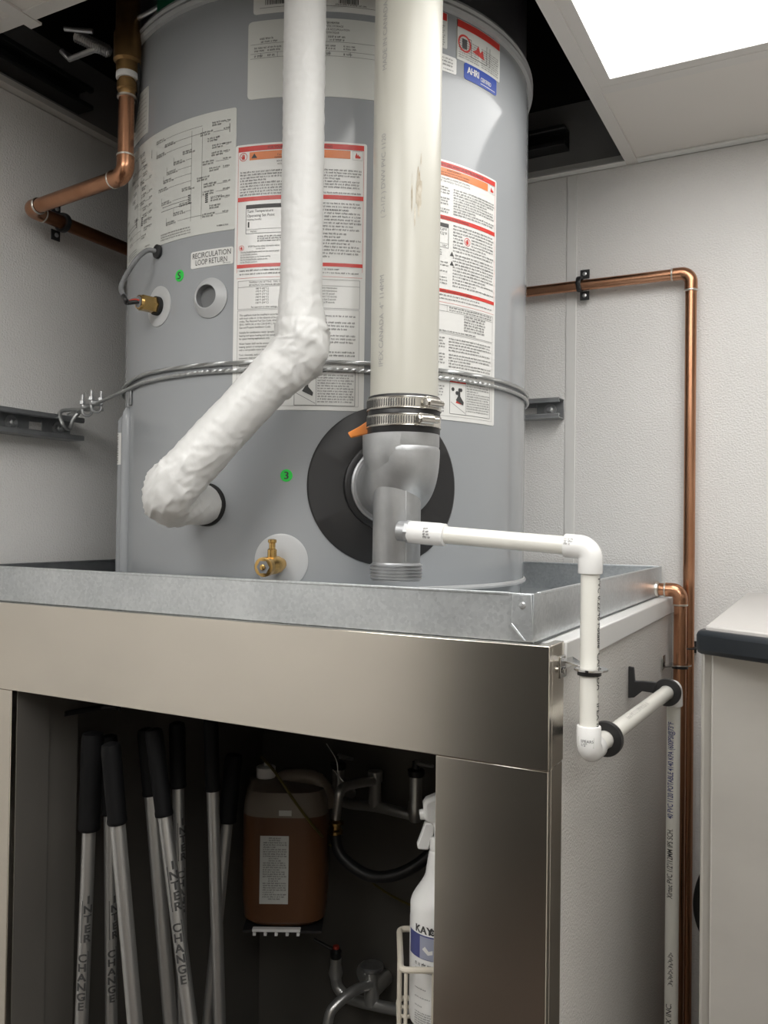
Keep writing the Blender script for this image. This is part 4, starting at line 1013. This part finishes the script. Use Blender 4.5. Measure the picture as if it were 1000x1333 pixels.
# the rope's tail loop through the strut
tail = spline([anchor+V(.045, .045, .014), anchor+V(.012, .004, .010), V(-1.262, ys1-.055, 1.800), V(-1.250, ys1-.06, 1.776), V(-1.256, ys1-.04, 1.770), V(-1.258, ys1-.028, 1.79), anchor+V(.02, .02, .016)], 8)
tag(MB().tube(tail, .0036, 8).build('wire_rope_loop', 'rope_steel'), 'short looped end of the steel rope hooked through the left strut', 'wire rope')
def rope_clip(c, d, label):
    d = Vector(d).normalized(); s2 = d.cross(V(0, 0, 1)).normalized(); up = s2.cross(d); t = thing('wire_rope_clip', label, 'rope clip', c, 'wire rope clips')
    MB().obox(c+up*.002, d*.0075, s2*.011, up*.0045).build('saddle', 'zinc', t, bevel=.002)
    for sg in (1, -1):
        q = c + d*sg*.0 + s2*sg*.0085
        MB().cyl(q-up*.006, q+up*.024, .0026, n=10).build('stud', 'zinc', t); MB().cyl(q+up*.0065, q+up*.0125, .0058, n=6).build('nut', 'zinc', t)
    MB().tube(arc(c-up*.006, s2*.0085, -up*.008, 0, PI, 10), .0026, 10).build('u_bolt', 'zinc', t)
rdv = (ropeA[2]-anchor)
for k, (px, py) in enumerate(((92, 527), (119, 522))):
    s = .050 if k == 0 else .095; rope_clip(anchor + V(.012, .012, .006) + rdv*(s/rdv.length), V(rdv.x, rdv.y, .0)+V(.35, -.25, 0), ('zinc rope clip nearer the strut on the left wall', 'zinc rope clip nearer the tank on the steel rope')[k])

# =================================================================== PLENUM CLUTTER (above the ceiling line, left)
pg = thing('beam_clamp', 'zinc clamp with threaded rod hanging in the dark ceiling opening', 'clamp', atD(115, 70, 1.45))
q0, q1, q2, q3 = atD(84, 37, 1.42), atD(121, 41, 1.42), atD(100, 47, 1.43), atD(143, 68, 1.43)
MB().tube([q0, q1], .0045, 10).build('rod', 'zinc', pg)
m = MB(); dd = (q3-q2).normalized(); L = (q3-q2).length
for k in range(14): m.cyl(q2+dd*L*k/14, q2+dd*(L*k/14+L/28), .011, .009, n=10)
m.cyl(q2, q3, .008); m.build('threaded_rod', 'zinc', pg)
q4, q5, q6 = atD(90, 77, 1.43), atD(122, 65, 1.43), atD(80, 66, 1.43); MB().tube([q3, q5, q4, q6], .005, 8).build('strap', 'zinc', pg)
gp = [atD(250, -16, 1.3), atD(195, 16, 1.34), atD(160, 34, 1.36)]
tag(MB().tube(gp, .0042, 10).build('conduit_rod', 'zinc'), 'thin grey rod slanting across the top of the tank', 'rod')
bw = spline([tp(D(-117), 2.42, .012), tp(D(-116), 2.37, .012), tp(D(-116.5), 2.30, .006), tp(D(-121), 2.235, .005)], 8)
tag(MB().tube(bw, .003, 8).build('control_cable', 'wire_black'), 'black cable hanging down the upper left of the tank', 'cable')

# =================================================================== UNDER THE STAND
mh = thing('mop_holder', 'black rail with hooks under the stand behind the mop grips', 'rail', (-1.1, 1.2, 1.2))
MB().tube([V(-1.165, 1.12, 1.262), V(-1.0, 1.34, 1.262)], .006, 12).build('rail', 'black_paint', mh)
for k in range(5):
    p = V(-1.165, 1.12, 1.262).lerp(V(-1.0, 1.34, 1.262), .1+.2*k); MB().tube(rounded([p, p+V(.03, -.022, 0), p+V(.035, -.026, .02)], .006), .0035, 8).build('hook', 'black_paint', mh)
MB().tube([V(-1.178, 1.05, 1.262), V(-1.165, 1.12, 1.262)], .005, 8).build('bracket', 'black_paint', mh)
def mop(a, b, D0, D1, rp, grip_top, label, lettering=None, rg=None):
    """pole axis through two places seen at a and b"""
    A, B = atD(*a, D0), atD(*b, D1); d = (B-A).normalized(); top = A; k = (A.z-.102)/-d.z if d.z < 0 else 1
    foot = A + d*k; t = thing('mop', label, 'mop', foot, 'mop and broom poles under the stand'); rg = rg or rp*1.33
    po_ = MB().tube([A-d*.02, foot], rp, 20).build('pole', 'alu_pole', t)
    G = A - d*grip_top
    MB().tube([A, A-d*.002, A-d*.006, A-d*.010, G+d*.012, G+d*.003, G], [rg*.98, rg*1.06, rg*1.06, rg, rg*1.05, rg*.95, rg*.5], 20).build('grip', 'grip', t)
    MB().lathe([(rp*1.25, .006), (rp*1.25, .10), (rp*1.6, .105)], foot, -d, 16).build('socket', 'grip', t)
    if lettering:
        m = MB(); up = -d; s0, size, side_sh = lettering; n2 = CAMP - (A+d*s0); n2 = (n2-up*n2.dot(up)).normalized(); rt = up.cross(n2)
        def fn(x, y, base): return base + up*y + (n2*math.cos((x+side_sh)/rp)+rt*math.sin((x+side_sh)/rp))*(rp+.0004)
        pos = s0
        for wi, wd in enumerate(('INTER', 'CHANGE')):
            off = .003 if wi == 0 else -.003
            for c_ in wd:
                base = A + d*(pos+size*.72); v, f_ = glyphs(c_, size*1.12, 'CENTER', .02); v, f_ = fine(v, f_, .003); mb_s = 1.1
                m.add([fn(x*mb_s+off, y, base) for x, y in v], f_); m.add([fn(x*mb_s+off+.0006, y, base) for x, y in v], f_)
                pos += size*.98
            if wi == 0:
                z0 = pos-size*.9*5; b0 = A
                quad(m, lambda x, y: fn(x, 0, A+d*y), -.0065, z0, -.0055, pos-.004)
                P = [fn(-.0065, 0, A+d*(pos-.004)), fn(-.0055, 0, A+d*(pos-.005)), fn(.0065, 0, A+d*(pos+.012)), fn(.0055, 0, A+d*(pos+.013))]; m.add(P, [(0, 1, 2, 3)])
                pe = pos + size*.98*6 + .01
                quad(m, lambda x, y: fn(x, 0, A+d*y), .0055, pos+.012, .0065, pe); pos += .016
        m.build_flat('lettering', 'ink', po_)
mop((116, 1080), (106, 1333), 1.38, 1.38, .0108, .16, 'leftmost aluminium mop pole, printed letters below a thick black grip', (.105, .0160, 0.0), rg=.0170)
mop((153, 1072), (176, 1333), 1.30, 1.30, .0118, .125, 'bare aluminium mop pole beside the leftmost one, stout black grip', rg=.0145)
mop((143, 1060), (145, 1333), 1.50, 1.48, .0105, .14, 'mop pole half hidden behind the stout bare pole', (.14, .0155, .004), rg=.014)
mop((197, 1035), (222, 1333), 1.52, 1.50, .0125, .12, 'plain aluminium mop pole left of the lettered centre pole', rg=.0150)
mop((214, 1062), (248, 1333), 1.36, 1.33, .0112, .14, 'lettered aluminium mop pole in the centre of the bunch', (.070, .0162, 0.0), rg=.0140)
mop((232, 1025), (238, 1333), 1.56, 1.54, .0108, .12, 'lettered mop pole behind the centre pole of the bunch', (.055, .016, .004), rg=.0145)
mop((277, 1029), (286, 1333), 1.50, 1.50, .0110, .13, 'plain mop pole second from the right, long black grip', rg=.0128)
mop((296, 1070), (270, 1333), 1.62, 1.60, .0105, .13, 'rightmost mop pole leaning left, wide black grip', rg=.0165)

# ---- chemical jug on a wire bracket
JD = 1.80; jc = atD(372, 1190, JD); jz = jc.z; s = JD/1100
jg = thing('chemical_jug', 'amber liquid in a translucent plastic jug with white cap', 'jug', jc)
rx = right.copy(); rx.z = 0; rx.normalize(); fy = fwd.copy(); fy.z = 0; fy.normalize()
def slab(secs, dep, off=V(0, 0, 0), n=28, e=3.4):
    """stack of superellipse sections (z, half width, shift, depth scale)"""
    m = MB(); vs = []
    for z, hw, sh, ds in secs:
        for k in range(n):
            a = 2*PI*k/n; c, s2 = math.cos(a), math.sin(a)
            vs.append(V(jc.x, jc.y, z) + off + rx*(sh + hw*math.copysign(abs(c)**(2/e), c)) + fy*(dep*ds*math.copysign(abs(s2)**(2/e), s2)))
    fs = []
    for i in range(len(secs)-1):
        for k in range(n): l = (k+1) % n; fs.append((i*n+k, i*n+l, (i+1)*n+l, (i+1)*n+k))
    fs += [tuple(reversed(range(n))), tuple((len(secs)-1)*n+k for k in range(n))]
    return m.add(vs, fs)
def jzp(y): return atD(372, y, JD).z
hw = 55*s
liq = slab([(jz, hw*.82, 0, .8), (jz+.01, hw*.95, 0, .95), (jz+.06, hw, 0, 1), (jzp(1052), hw, 0, 1)], .065).build('liquid_body', 'jug_amber', jg)
slab([(jzp(1052), hw, 0, 1), (jzp(1035), hw*.97, 0, 1), (jzp(1022), hw*.9, -.002, .9), (jzp(1017), hw*.62, -hw*.26, .6), (jzp(1012), hw*.32, -hw*.56, .4)], .065).build('shoulder', 'jug_clear', jg)
hpts = [V(jc.x, jc.y, 0)+rx*(-hw*.20)+V(0, 0, jzp(1020)), V(jc.x, jc.y, 0)+rx*(hw*.05)+V(0, 0, jzp(1011)), V(jc.x, jc.y, 0)+rx*(hw*.62)+V(0, 0, jzp(1013)), V(jc.x, jc.y, 0)+rx*(hw*.9)+V(0, 0, jzp(1030)), V(jc.x, jc.y, 0)+rx*(hw*.92)+V(0, 0, jzp(1050))]
MB().tube(spline(hpts, 6), .017, 14).build('handle', 'jug_clear', jg)
nk = V(jc.x, jc.y, 0)+rx*(-hw*.52)
slab([(jzp(1037), hw*.6, hw*.3, .5), (jzp(1026), hw*.3, hw*.45, .3)], .05, off=V(0, 0, 0)).build('grip_hollow', 'jug_clear', jg)
MB().lathe([(.020, 0), (.0205, .002), (.0205, .024), (.018, .026), (.004, .027), (.004, .034), (.001, .035)], (nk.x, nk.y, jzp(1014)), n=24).build('cap', 'bottle_white', jg)
lbz0, lbz1 = jzp(1159), jzp(1074); lo = V(jc.x, jc.y, 0)-fy*.0655
def jmap(x, y): return lo + rx*x + V(0, 0, y) - fy*.0008
lm = MB(); quad(lm, jmap, -29*s, lbz0, 7*s, lbz1); lbl = lm.build_flat('jug_label', 'plate_paper', jg)
m = MB(); y = lbz1-.006
def jmap2(x, y): return jmap(x, y)-fy*.0006
k = 0
while y > lbz0+.006: words(m, jmap2, (-25 if k % 9 > 1 else -18)*s, (4 if k % 9 > 1 else -3)*s, y, .0024, full=k % 5 != 4); y -= .0046; k += 1
m.build_flat('label_print', 'ink', lbl)
m = MB(); quad(m, jmap, -6*s, jzp(1049), 10*s, jzp(1042)); m.build_flat('small_jug_sticker', 'plate_paper', jg)
jb = thing('jug_bracket', 'white ribbed shelf bracket under the amber jug', 'bracket', jc-V(0, 0, .012))
MB().obox(V(jc.x, jc.y, jz-.004)-fy*.06-rx*.012, rx*hw*.55, fy*.006, V(0, 0, .003)).build('front_lip', 'bottle_white', jb, bevel=.001)
MB().obox(V(jc.x, jc.y, jz-.006)+fy*.02, rx*hw*.9, fy*.085, V(0, 0, .0025)).build('shelf', 'black_paint', jb)
for k in range(5): MB().obox(V(jc.x, jc.y, jz-.010)-fy*.06+rx*(-.012+hw*.5*(k-2)/2), rx*.003, fy*.005, V(0, 0, .005)).build('rib', 'bottle_white', jb)
MB().obox(V(jc.x, jc.y, jz-.02)+fy*.105, rx*.05, fy*.003, V(0, 0, .03)).build('wall_plate', 'black_paint', jb)
tz = [atD(340, 985, 1.74), atD(358, 1005, 1.71), atD(385, 1045, 1.70), atD(412, 1080, 1.73), atD(440, 1110, 1.83), atD(500, 1160, 1.90), atD(560, 1190, 1.92)]
tag(MB().tube(spline(tz, 6), .0028, 8).build('dosing_tube', 'yellow_tube'), 'thin yellow tube crossing the amber jug', 'tube')

# ---- service faucet with hose
FYW = 1.785
def fz(px, py, dy=0): return onY(px, py, FYW-dy)
sfc = thing('service_faucet', 'chrome wall mop-sink faucet with black handles above the hose', 'faucet', fz(490, 1050))
fb = MB()
pL, pM, pR = fz(440, 1040, .06), fz(488, 1050, .06), fz(541, 1062, .06)
pA, pB = fz(455, 1046, .06), fz(524, 1058, .06)
fb.tube(spline([pL, pA, pM, pB, pR], 6), .012, 16)
for p, top in ((pL, 40/1100*1.95), (pR, 50/1100*1.95)): fb.lathe([(.013, -.012), (.017, 0), (.017, .03), (.0145, .034), (.0145, top)], p, (0, 0, 1), 20)
fb.lathe([(.012, 0), (.015, .01), (.014, .055), (.017, .06), (.017, .082)], pM, (0, 0, 1), 20)
for p in (pL, pR): fb.cyl(p, V(p.x, FYW, p.z), .015)
fb.build('body', 'chrome_dull', sfc)
for p, top in ((pL, .071), (pR, .089)):
    h_ = MB().lathe([(.017, 0), (.019, .003), (.019, .014), (.009, .017), (.009, .032)], p+V(0, 0, top), (0, 0, 1), 20).build('handle_hub', 'black_paint', sfc)
    MB().tube([p+V(0, 0, top+.03), p+V(.05, -.02, top+.034)], [.006, .004], 12).build('lever', 'chrome_dull', h_)
sp0 = pM+V(0, 0, .06); sp1 = fz(443, 1030, .22); sp2 = fz(438, 1058, .22); sp3 = fz(437, 1066, .22)
MB().tube(spline([sp0, sp0.lerp(sp1, .5)+V(0, -.03, .01), sp1, sp2, sp3], 8), .0105, 14).build('spout', 'chrome_dull', sfc)
MB().lathe([(.011, 0), (.0155, .004), (.0155, .010), (.012, .014), (.012, .022), (.017, .024), (.017, .028), (.011, .03)], sp3-V(0, 0, .034), (0, 0, 1), 16).build('hose_coupling', 'brass', sfc)
ws = thing('chain_wire', 'thin steel wires looping above the faucet', 'wire', fz(440, 985, .2))
MB().tube(spline([fz(425, 968, .2), fz(438, 990, .2), fz(440, 1012, .2)], 6), .0009, 6).build('wire', 'zinc', ws); MB().tube(spline([fz(433, 1002, .2), fz(448, 1018, .2), fz(462, 1030, .16)], 6), .0015, 6).build('loop', 'zinc', ws)
hs = sp3-V(0, 0, .03)
tag(MB().tube(spline([hs, fz(440, 1105, .22), fz(452, 1122, .22), fz(478, 1139, .21), fz(505, 1141, .19), fz(532, 1132, .17), fz(556, 1115, .15), fz(590, 1080, .12)], 8), .0125, 16).build('rubber_hose', 'rubber'), 'black rubber hose drooping from the upper faucet', 'hose')
# lower faucet
lf = thing('lower_faucet', 'chrome faucet with red-tipped lever low behind the spray bottle basket', 'faucet', fz(465, 1300, .06))
fb = MB(); pL, pM, pR = fz(437, 1272, .07), fz(484, 1290, .07), fz(540, 1318, .07)
fb.tube(spline([pL, fz(440, 1285, .07), fz(452, 1298, .07), fz(470, 1304, .07), pM+V(0, 0, -.03), fz(505, 1312, .07), pR], 6), .013, 16)
fb.lathe([(.014, 0), (.017, .01), (.013, .03), (.013, .045)], pL, (0, 0, 1), 20)
fb.lathe([(.016, -.03), (.018, 0), (.014, .02), (.014, .05)], pM, (0, 0, 1), 20); fb.cyl(pM, V(pM.x, FYW, pM.z), .018); fb.build('body', 'chrome_dull', lf)
MB().lathe([(.024, 0), (.0265, .002), (.0265, .008), (.024, .010)], pM+V(0, 0, .05), (0, 0, 1), 28).build('bonnet_cap', 'zinc', lf)
h_ = MB().lathe([(.012, 0), (.0135, .004), (.0135, .016), (.009, .022)], pL+V(0, 0, .045), (0, 0, 1), 18).build('handle_hub', 'black_paint', lf)
MB().lathe([(.001, .008), (.007, .007), (.008, 0)], pL+V(0, 0, .066), (0, 0, 1), 14).build('red_index', 'wire_red', h_)
MB().tube([pL+V(0, 0, .06), pL+V(-.05, -.02, .085)], [.005, .0035], 10).build('lever', 'black_paint', h_)
m = MB().tube(spline([pM+V(0, -.01, .02), pM+V(-.02, -.06, .02), pM+V(-.045, -.10, -.005), pM+V(-.05, -.11, -.035)], 7), .0115, 14); m.build('spout', 'chrome_dull', lf)
MB().lathe([(.014, 0), (.03, .002), (.03, .01), (.02, .014)], V(pL.x+.06, FYW-.014, pL.z), (0, -1, 0), 24).build('wall_flange', 'chrome_dull', lf)

# ---- spray bottle in a wire basket
BD = 1.16; bc_ = atD(573, 1333, BD); bz = atD(573, 1326, BD).z
sb = thing('spray_bottle', 'white trigger spray bottle with navy label in wire basket', 'spray bottle', (bc_.x, bc_.y, bz))
def bzp(y): return atD(573, y, BD).z
rb = 41*BD/1100
bt = MB().lathe([(rb*.85, 0), (rb*.97, .004), (rb, .012), (rb, bzp(1195)-bz), (rb*.99, bzp(1190)-bz), (rb*.99, bzp(1175)-bz), (rb*.965, bzp(1171)-bz), (rb*.92, bzp(1166.5)-bz), (rb*.85, bzp(1161.5)-bz), (rb*.76, bzp(1156)-bz), (rb*.66, bzp(1150)-bz), (rb*.58, bzp(1144)-bz), (rb*.52, bzp(1138)-bz)] +
            [(rb*(.52 - .015*j - (.02 if k else 0)), bzp(1136-j*4.2-k*2)-bz) for j in range(7) for k in (0, 1)] + [(rb*.36, bzp(1105)-bz)], (bc_.x, bc_.y, bz), n=48); bt.build('bottle', 'bottle_white', sb)
MB().lathe([(rb*.40, 0), (rb*.42, .004), (rb*.42, .016), (rb*.36, .018)], (bc_.x, bc_.y, bzp(1106)), n=28).build('collar', 'bottle_white', sb)
hd = V(bc_.x, bc_.y, 0); sL = -rx
def hp(dx, y, dy=0): return V(bc_.x, bc_.y, bzp(y)) + rx*dx*BD/1100 + fy*dy
hdm = MB(); hdm.prism([hp(-26, 1046, -.011), hp(-22, 1040, -.011), hp(-8, 1034, -.011), hp(22, 1034, -.011), hp(26, 1044, -.011), hp(20, 1070, -.011), hp(10, 1098, -.011), hp(-10, 1098, -.011), hp(-12, 1072, -.011), hp(-24, 1068, -.011)], fy*.022); hdm.build('spray_head', 'bottle_white', sb, bevel=.005)
MB().cyl(hp(-30, 1062), hp(-22, 1061), .0065, .008, n=20).build('nozzle', 'bottle_white', sb)
tr = MB(); tr.prism([hp(-23, 1071, -.007), hp(-10, 1071, -.007), hp(-12, 1085, -.007), hp(-18, 1106, -.007), hp(-32, 1105, -.007), hp(-33, 1100, -.007), hp(-27, 1084, -.007)], fy*.014); tr.build('trigger', 'bottle_white', sb, bevel=.002)
nb = (CAMP-V(bc_.x, bc_.y, H)); nb.z = 0; nb.normalize(); rbx = V(-nb.y, nb.x, 0)
def bmap(h=.0005):
    return lambda x, y: V(bc_.x, bc_.y, y) + (nb*math.cos(x/rb)+rbx*math.sin(x/rb))*(rb+h)
blu, ink_, pal = MB(), MB(), MB()
xa = -rb*1.25
quad(blu, bmap(), xa, bzp(1233), -rb*.14, bzp(1203), .003); quad(pal, bmap(.0009), -rb*.66, bzp(1231), -rb*.22, bzp(1206), .003); quad(pal, bmap(.0007), -rb*.70, bzp(1232.5), -rb*.19, bzp(1204.5), .003); 
write(ink_, 'KAY', .0145, lambda x, y: bmap()(x-rb*.92, bzp(1201)+y), bold=.0012); ring2d(ink_, bmap(), -rb*.26, bzp(1197), .002, .0042, 18); ring2d(ink_, bmap(), -rb*.26, bzp(1197), .0, .0012, 12)
for k, yy in enumerate((1243, 1250)): words(ink_, bmap(), -rb*.9, -rb*.25, bzp(yy), .0042)
for yy in (1272, 1283, 1294): words(ink_, bmap(), -rb*.9, -rb*.2, bzp(yy), .0012, full=False)
for k in range(6): words(ink_, bmap(), -rb*.9, -rb*.2, bzp(1302+k*3), .0014)
lbk = blu.build_flat('navy_label', 'ink_blue', sb); pal.build_flat('label_picture', 'drawing_grey', lbk); ink_.build_flat('label_print', 'ink', sb)
m = MB(); poly2d(m, bmap(.0013), [(-rb*.60, bzp(1220)), (-rb*.5, bzp(1216)), (-rb*.38, bzp(1221)), (-rb*.25, bzp(1219)), (-rb*.25, bzp(1224)), (-rb*.4, bzp(1226)), (-rb*.5, bzp(1223))]); m.build_flat('label_hand', 'sticker', lbk)
bk = thing('wire_basket', 'beige coated wire basket hung behind the right steel post', 'basket', (bc_.x, bc_.y, bz-.004))
hwB = rb+.013; dpF = rb+.013; zt_ = bzp(1236); zb2 = bz-.004
def bp_(x, y, z): return V(bc_.x, bc_.y, z) + rx*x + fy*y
cs = [(-hwB, -dpF), (hwB, -dpF), (hwB, dpF), (-hwB, dpF)]
for z, r_ in ((zt_, .0042), (zb2, .0036)):
    MB().tube(rounded([bp_(0, -dpF, z)] + [bp_(*c, z) for c in (cs[1], cs[2], cs[3], cs[0])] + [bp_(-.0005, -dpF, z)], .010), r_, 10).build('hoop', 'beige_coat', bk)
for k in range(4):
    a, b_ = cs[k], cs[(k+1) % 4]
    for q in (.06, .38, .70):
        x, y = a[0]+(b_[0]-a[0])*q, a[1]+(b_[1]-a[1])*q; MB().tube([bp_(x, y, zt_), bp_(x, y, zb2)], .0026, 8).build('upright', 'beige_coat', bk)
for q in (-.6, -.2, .2, .6): MB().tube([bp_(-hwB, dpF*q, zb2), bp_(hwB, dpF*q, zb2)], .0026, 8).build('floor_wire', 'beige_coat', bk)
MB().tube(rounded([bp_(-hwB, -dpF*.2, zb2), bp_(-hwB-.03, -dpF-.01, zb2-.004), bp_(-hwB-.028, -dpF-.03, zb2-.012), bp_(hwB, -dpF-.03, zb2-.014)], .01), .0034, 10).build('front_wire', 'beige_coat', bk)

# =================================================================== ICE BIN AT THE RIGHT
XB, YBf, ZBt = onZ(906, 817, 1.478).x, None, 1.478
YBf = onZ(906, 817, ZBt).y
ib = thing('ice_bin', 'stainless steel bin with grey lid and navy bowed front edge', 'ice bin', (XB+.35, YBf+.25, 0))
Wb = .72; Db = YB-.06-YBf
def bow(x): u = (x/Wb*2-1); return -.105*(1-u*u)
def lid_poly(off=0, z=0): return [V(XB+off+(Wb-2*off)*k/16, YBf+bow(Wb*k/16)+off, z) for k in range(17)]
back = [V(XB+Wb, YBf+Db, 0), V(XB, YBf+Db, 0)]
zl0, zl1 = ZBt-.032, ZBt
MB().prism([V(p.x, p.y, zl0) for p in lid_poly()] + [V(p.x, YBf+.03, zl0) for p in (V(XB+Wb, 0, 0), V(XB, 0, 0))], (0, 0, zl1-zl0-.003)).build('front_edge', 'navy', ib, bevel=.006, ang=25)
MB().prism([V(p.x, p.y, zl1-.006) for p in lid_poly(.010)] + [V(XB+Wb-.008, YBf+Db, zl1-.006), V(XB+.008, YBf+Db, zl1-.006)], (0, 0, .008)).build('lid', 'lid_grey', ib, bevel=.002, ang=25)
MB().box((XB+.003, YBf+.028, .08), (XB+Wb-.006, YBf+Db, zl0+.002)).build('body', 'side_trim', ib, bevel=.004)
MB().box((XB+.016, YBf+.020, .12), (XB+Wb-.016, YBf+.0275, zl0-.001)).build('front_panel', 'bin_steel', ib, bevel=.002)
for x in (XB+.06, XB+Wb-.06):
    for y in (YBf+.08, YBf+Db-.08): MB().lathe([(.02, 0), (.024, .004), (.018, .01), (.018, .082)], (x, y, 0), n=16).build('foot', 'black_paint', ib)
# black cable slack behind the bin
c1, c2, c3 = onY(912, 1120, 1.70), onY(908, 1178, 1.70), onY(912, 1230, 1.70)
tag(MB().tube(spline([c1+V(.10, 0, .1), c1+V(.02, 0, .0), c2, c3+V(.02, 0, 0), c3+V(.10, 0, -.1)], 8), .008, 12).build('power_cable', 'wire_black'), 'black power cable bulging from behind the bin beside copper pipes', 'cable')
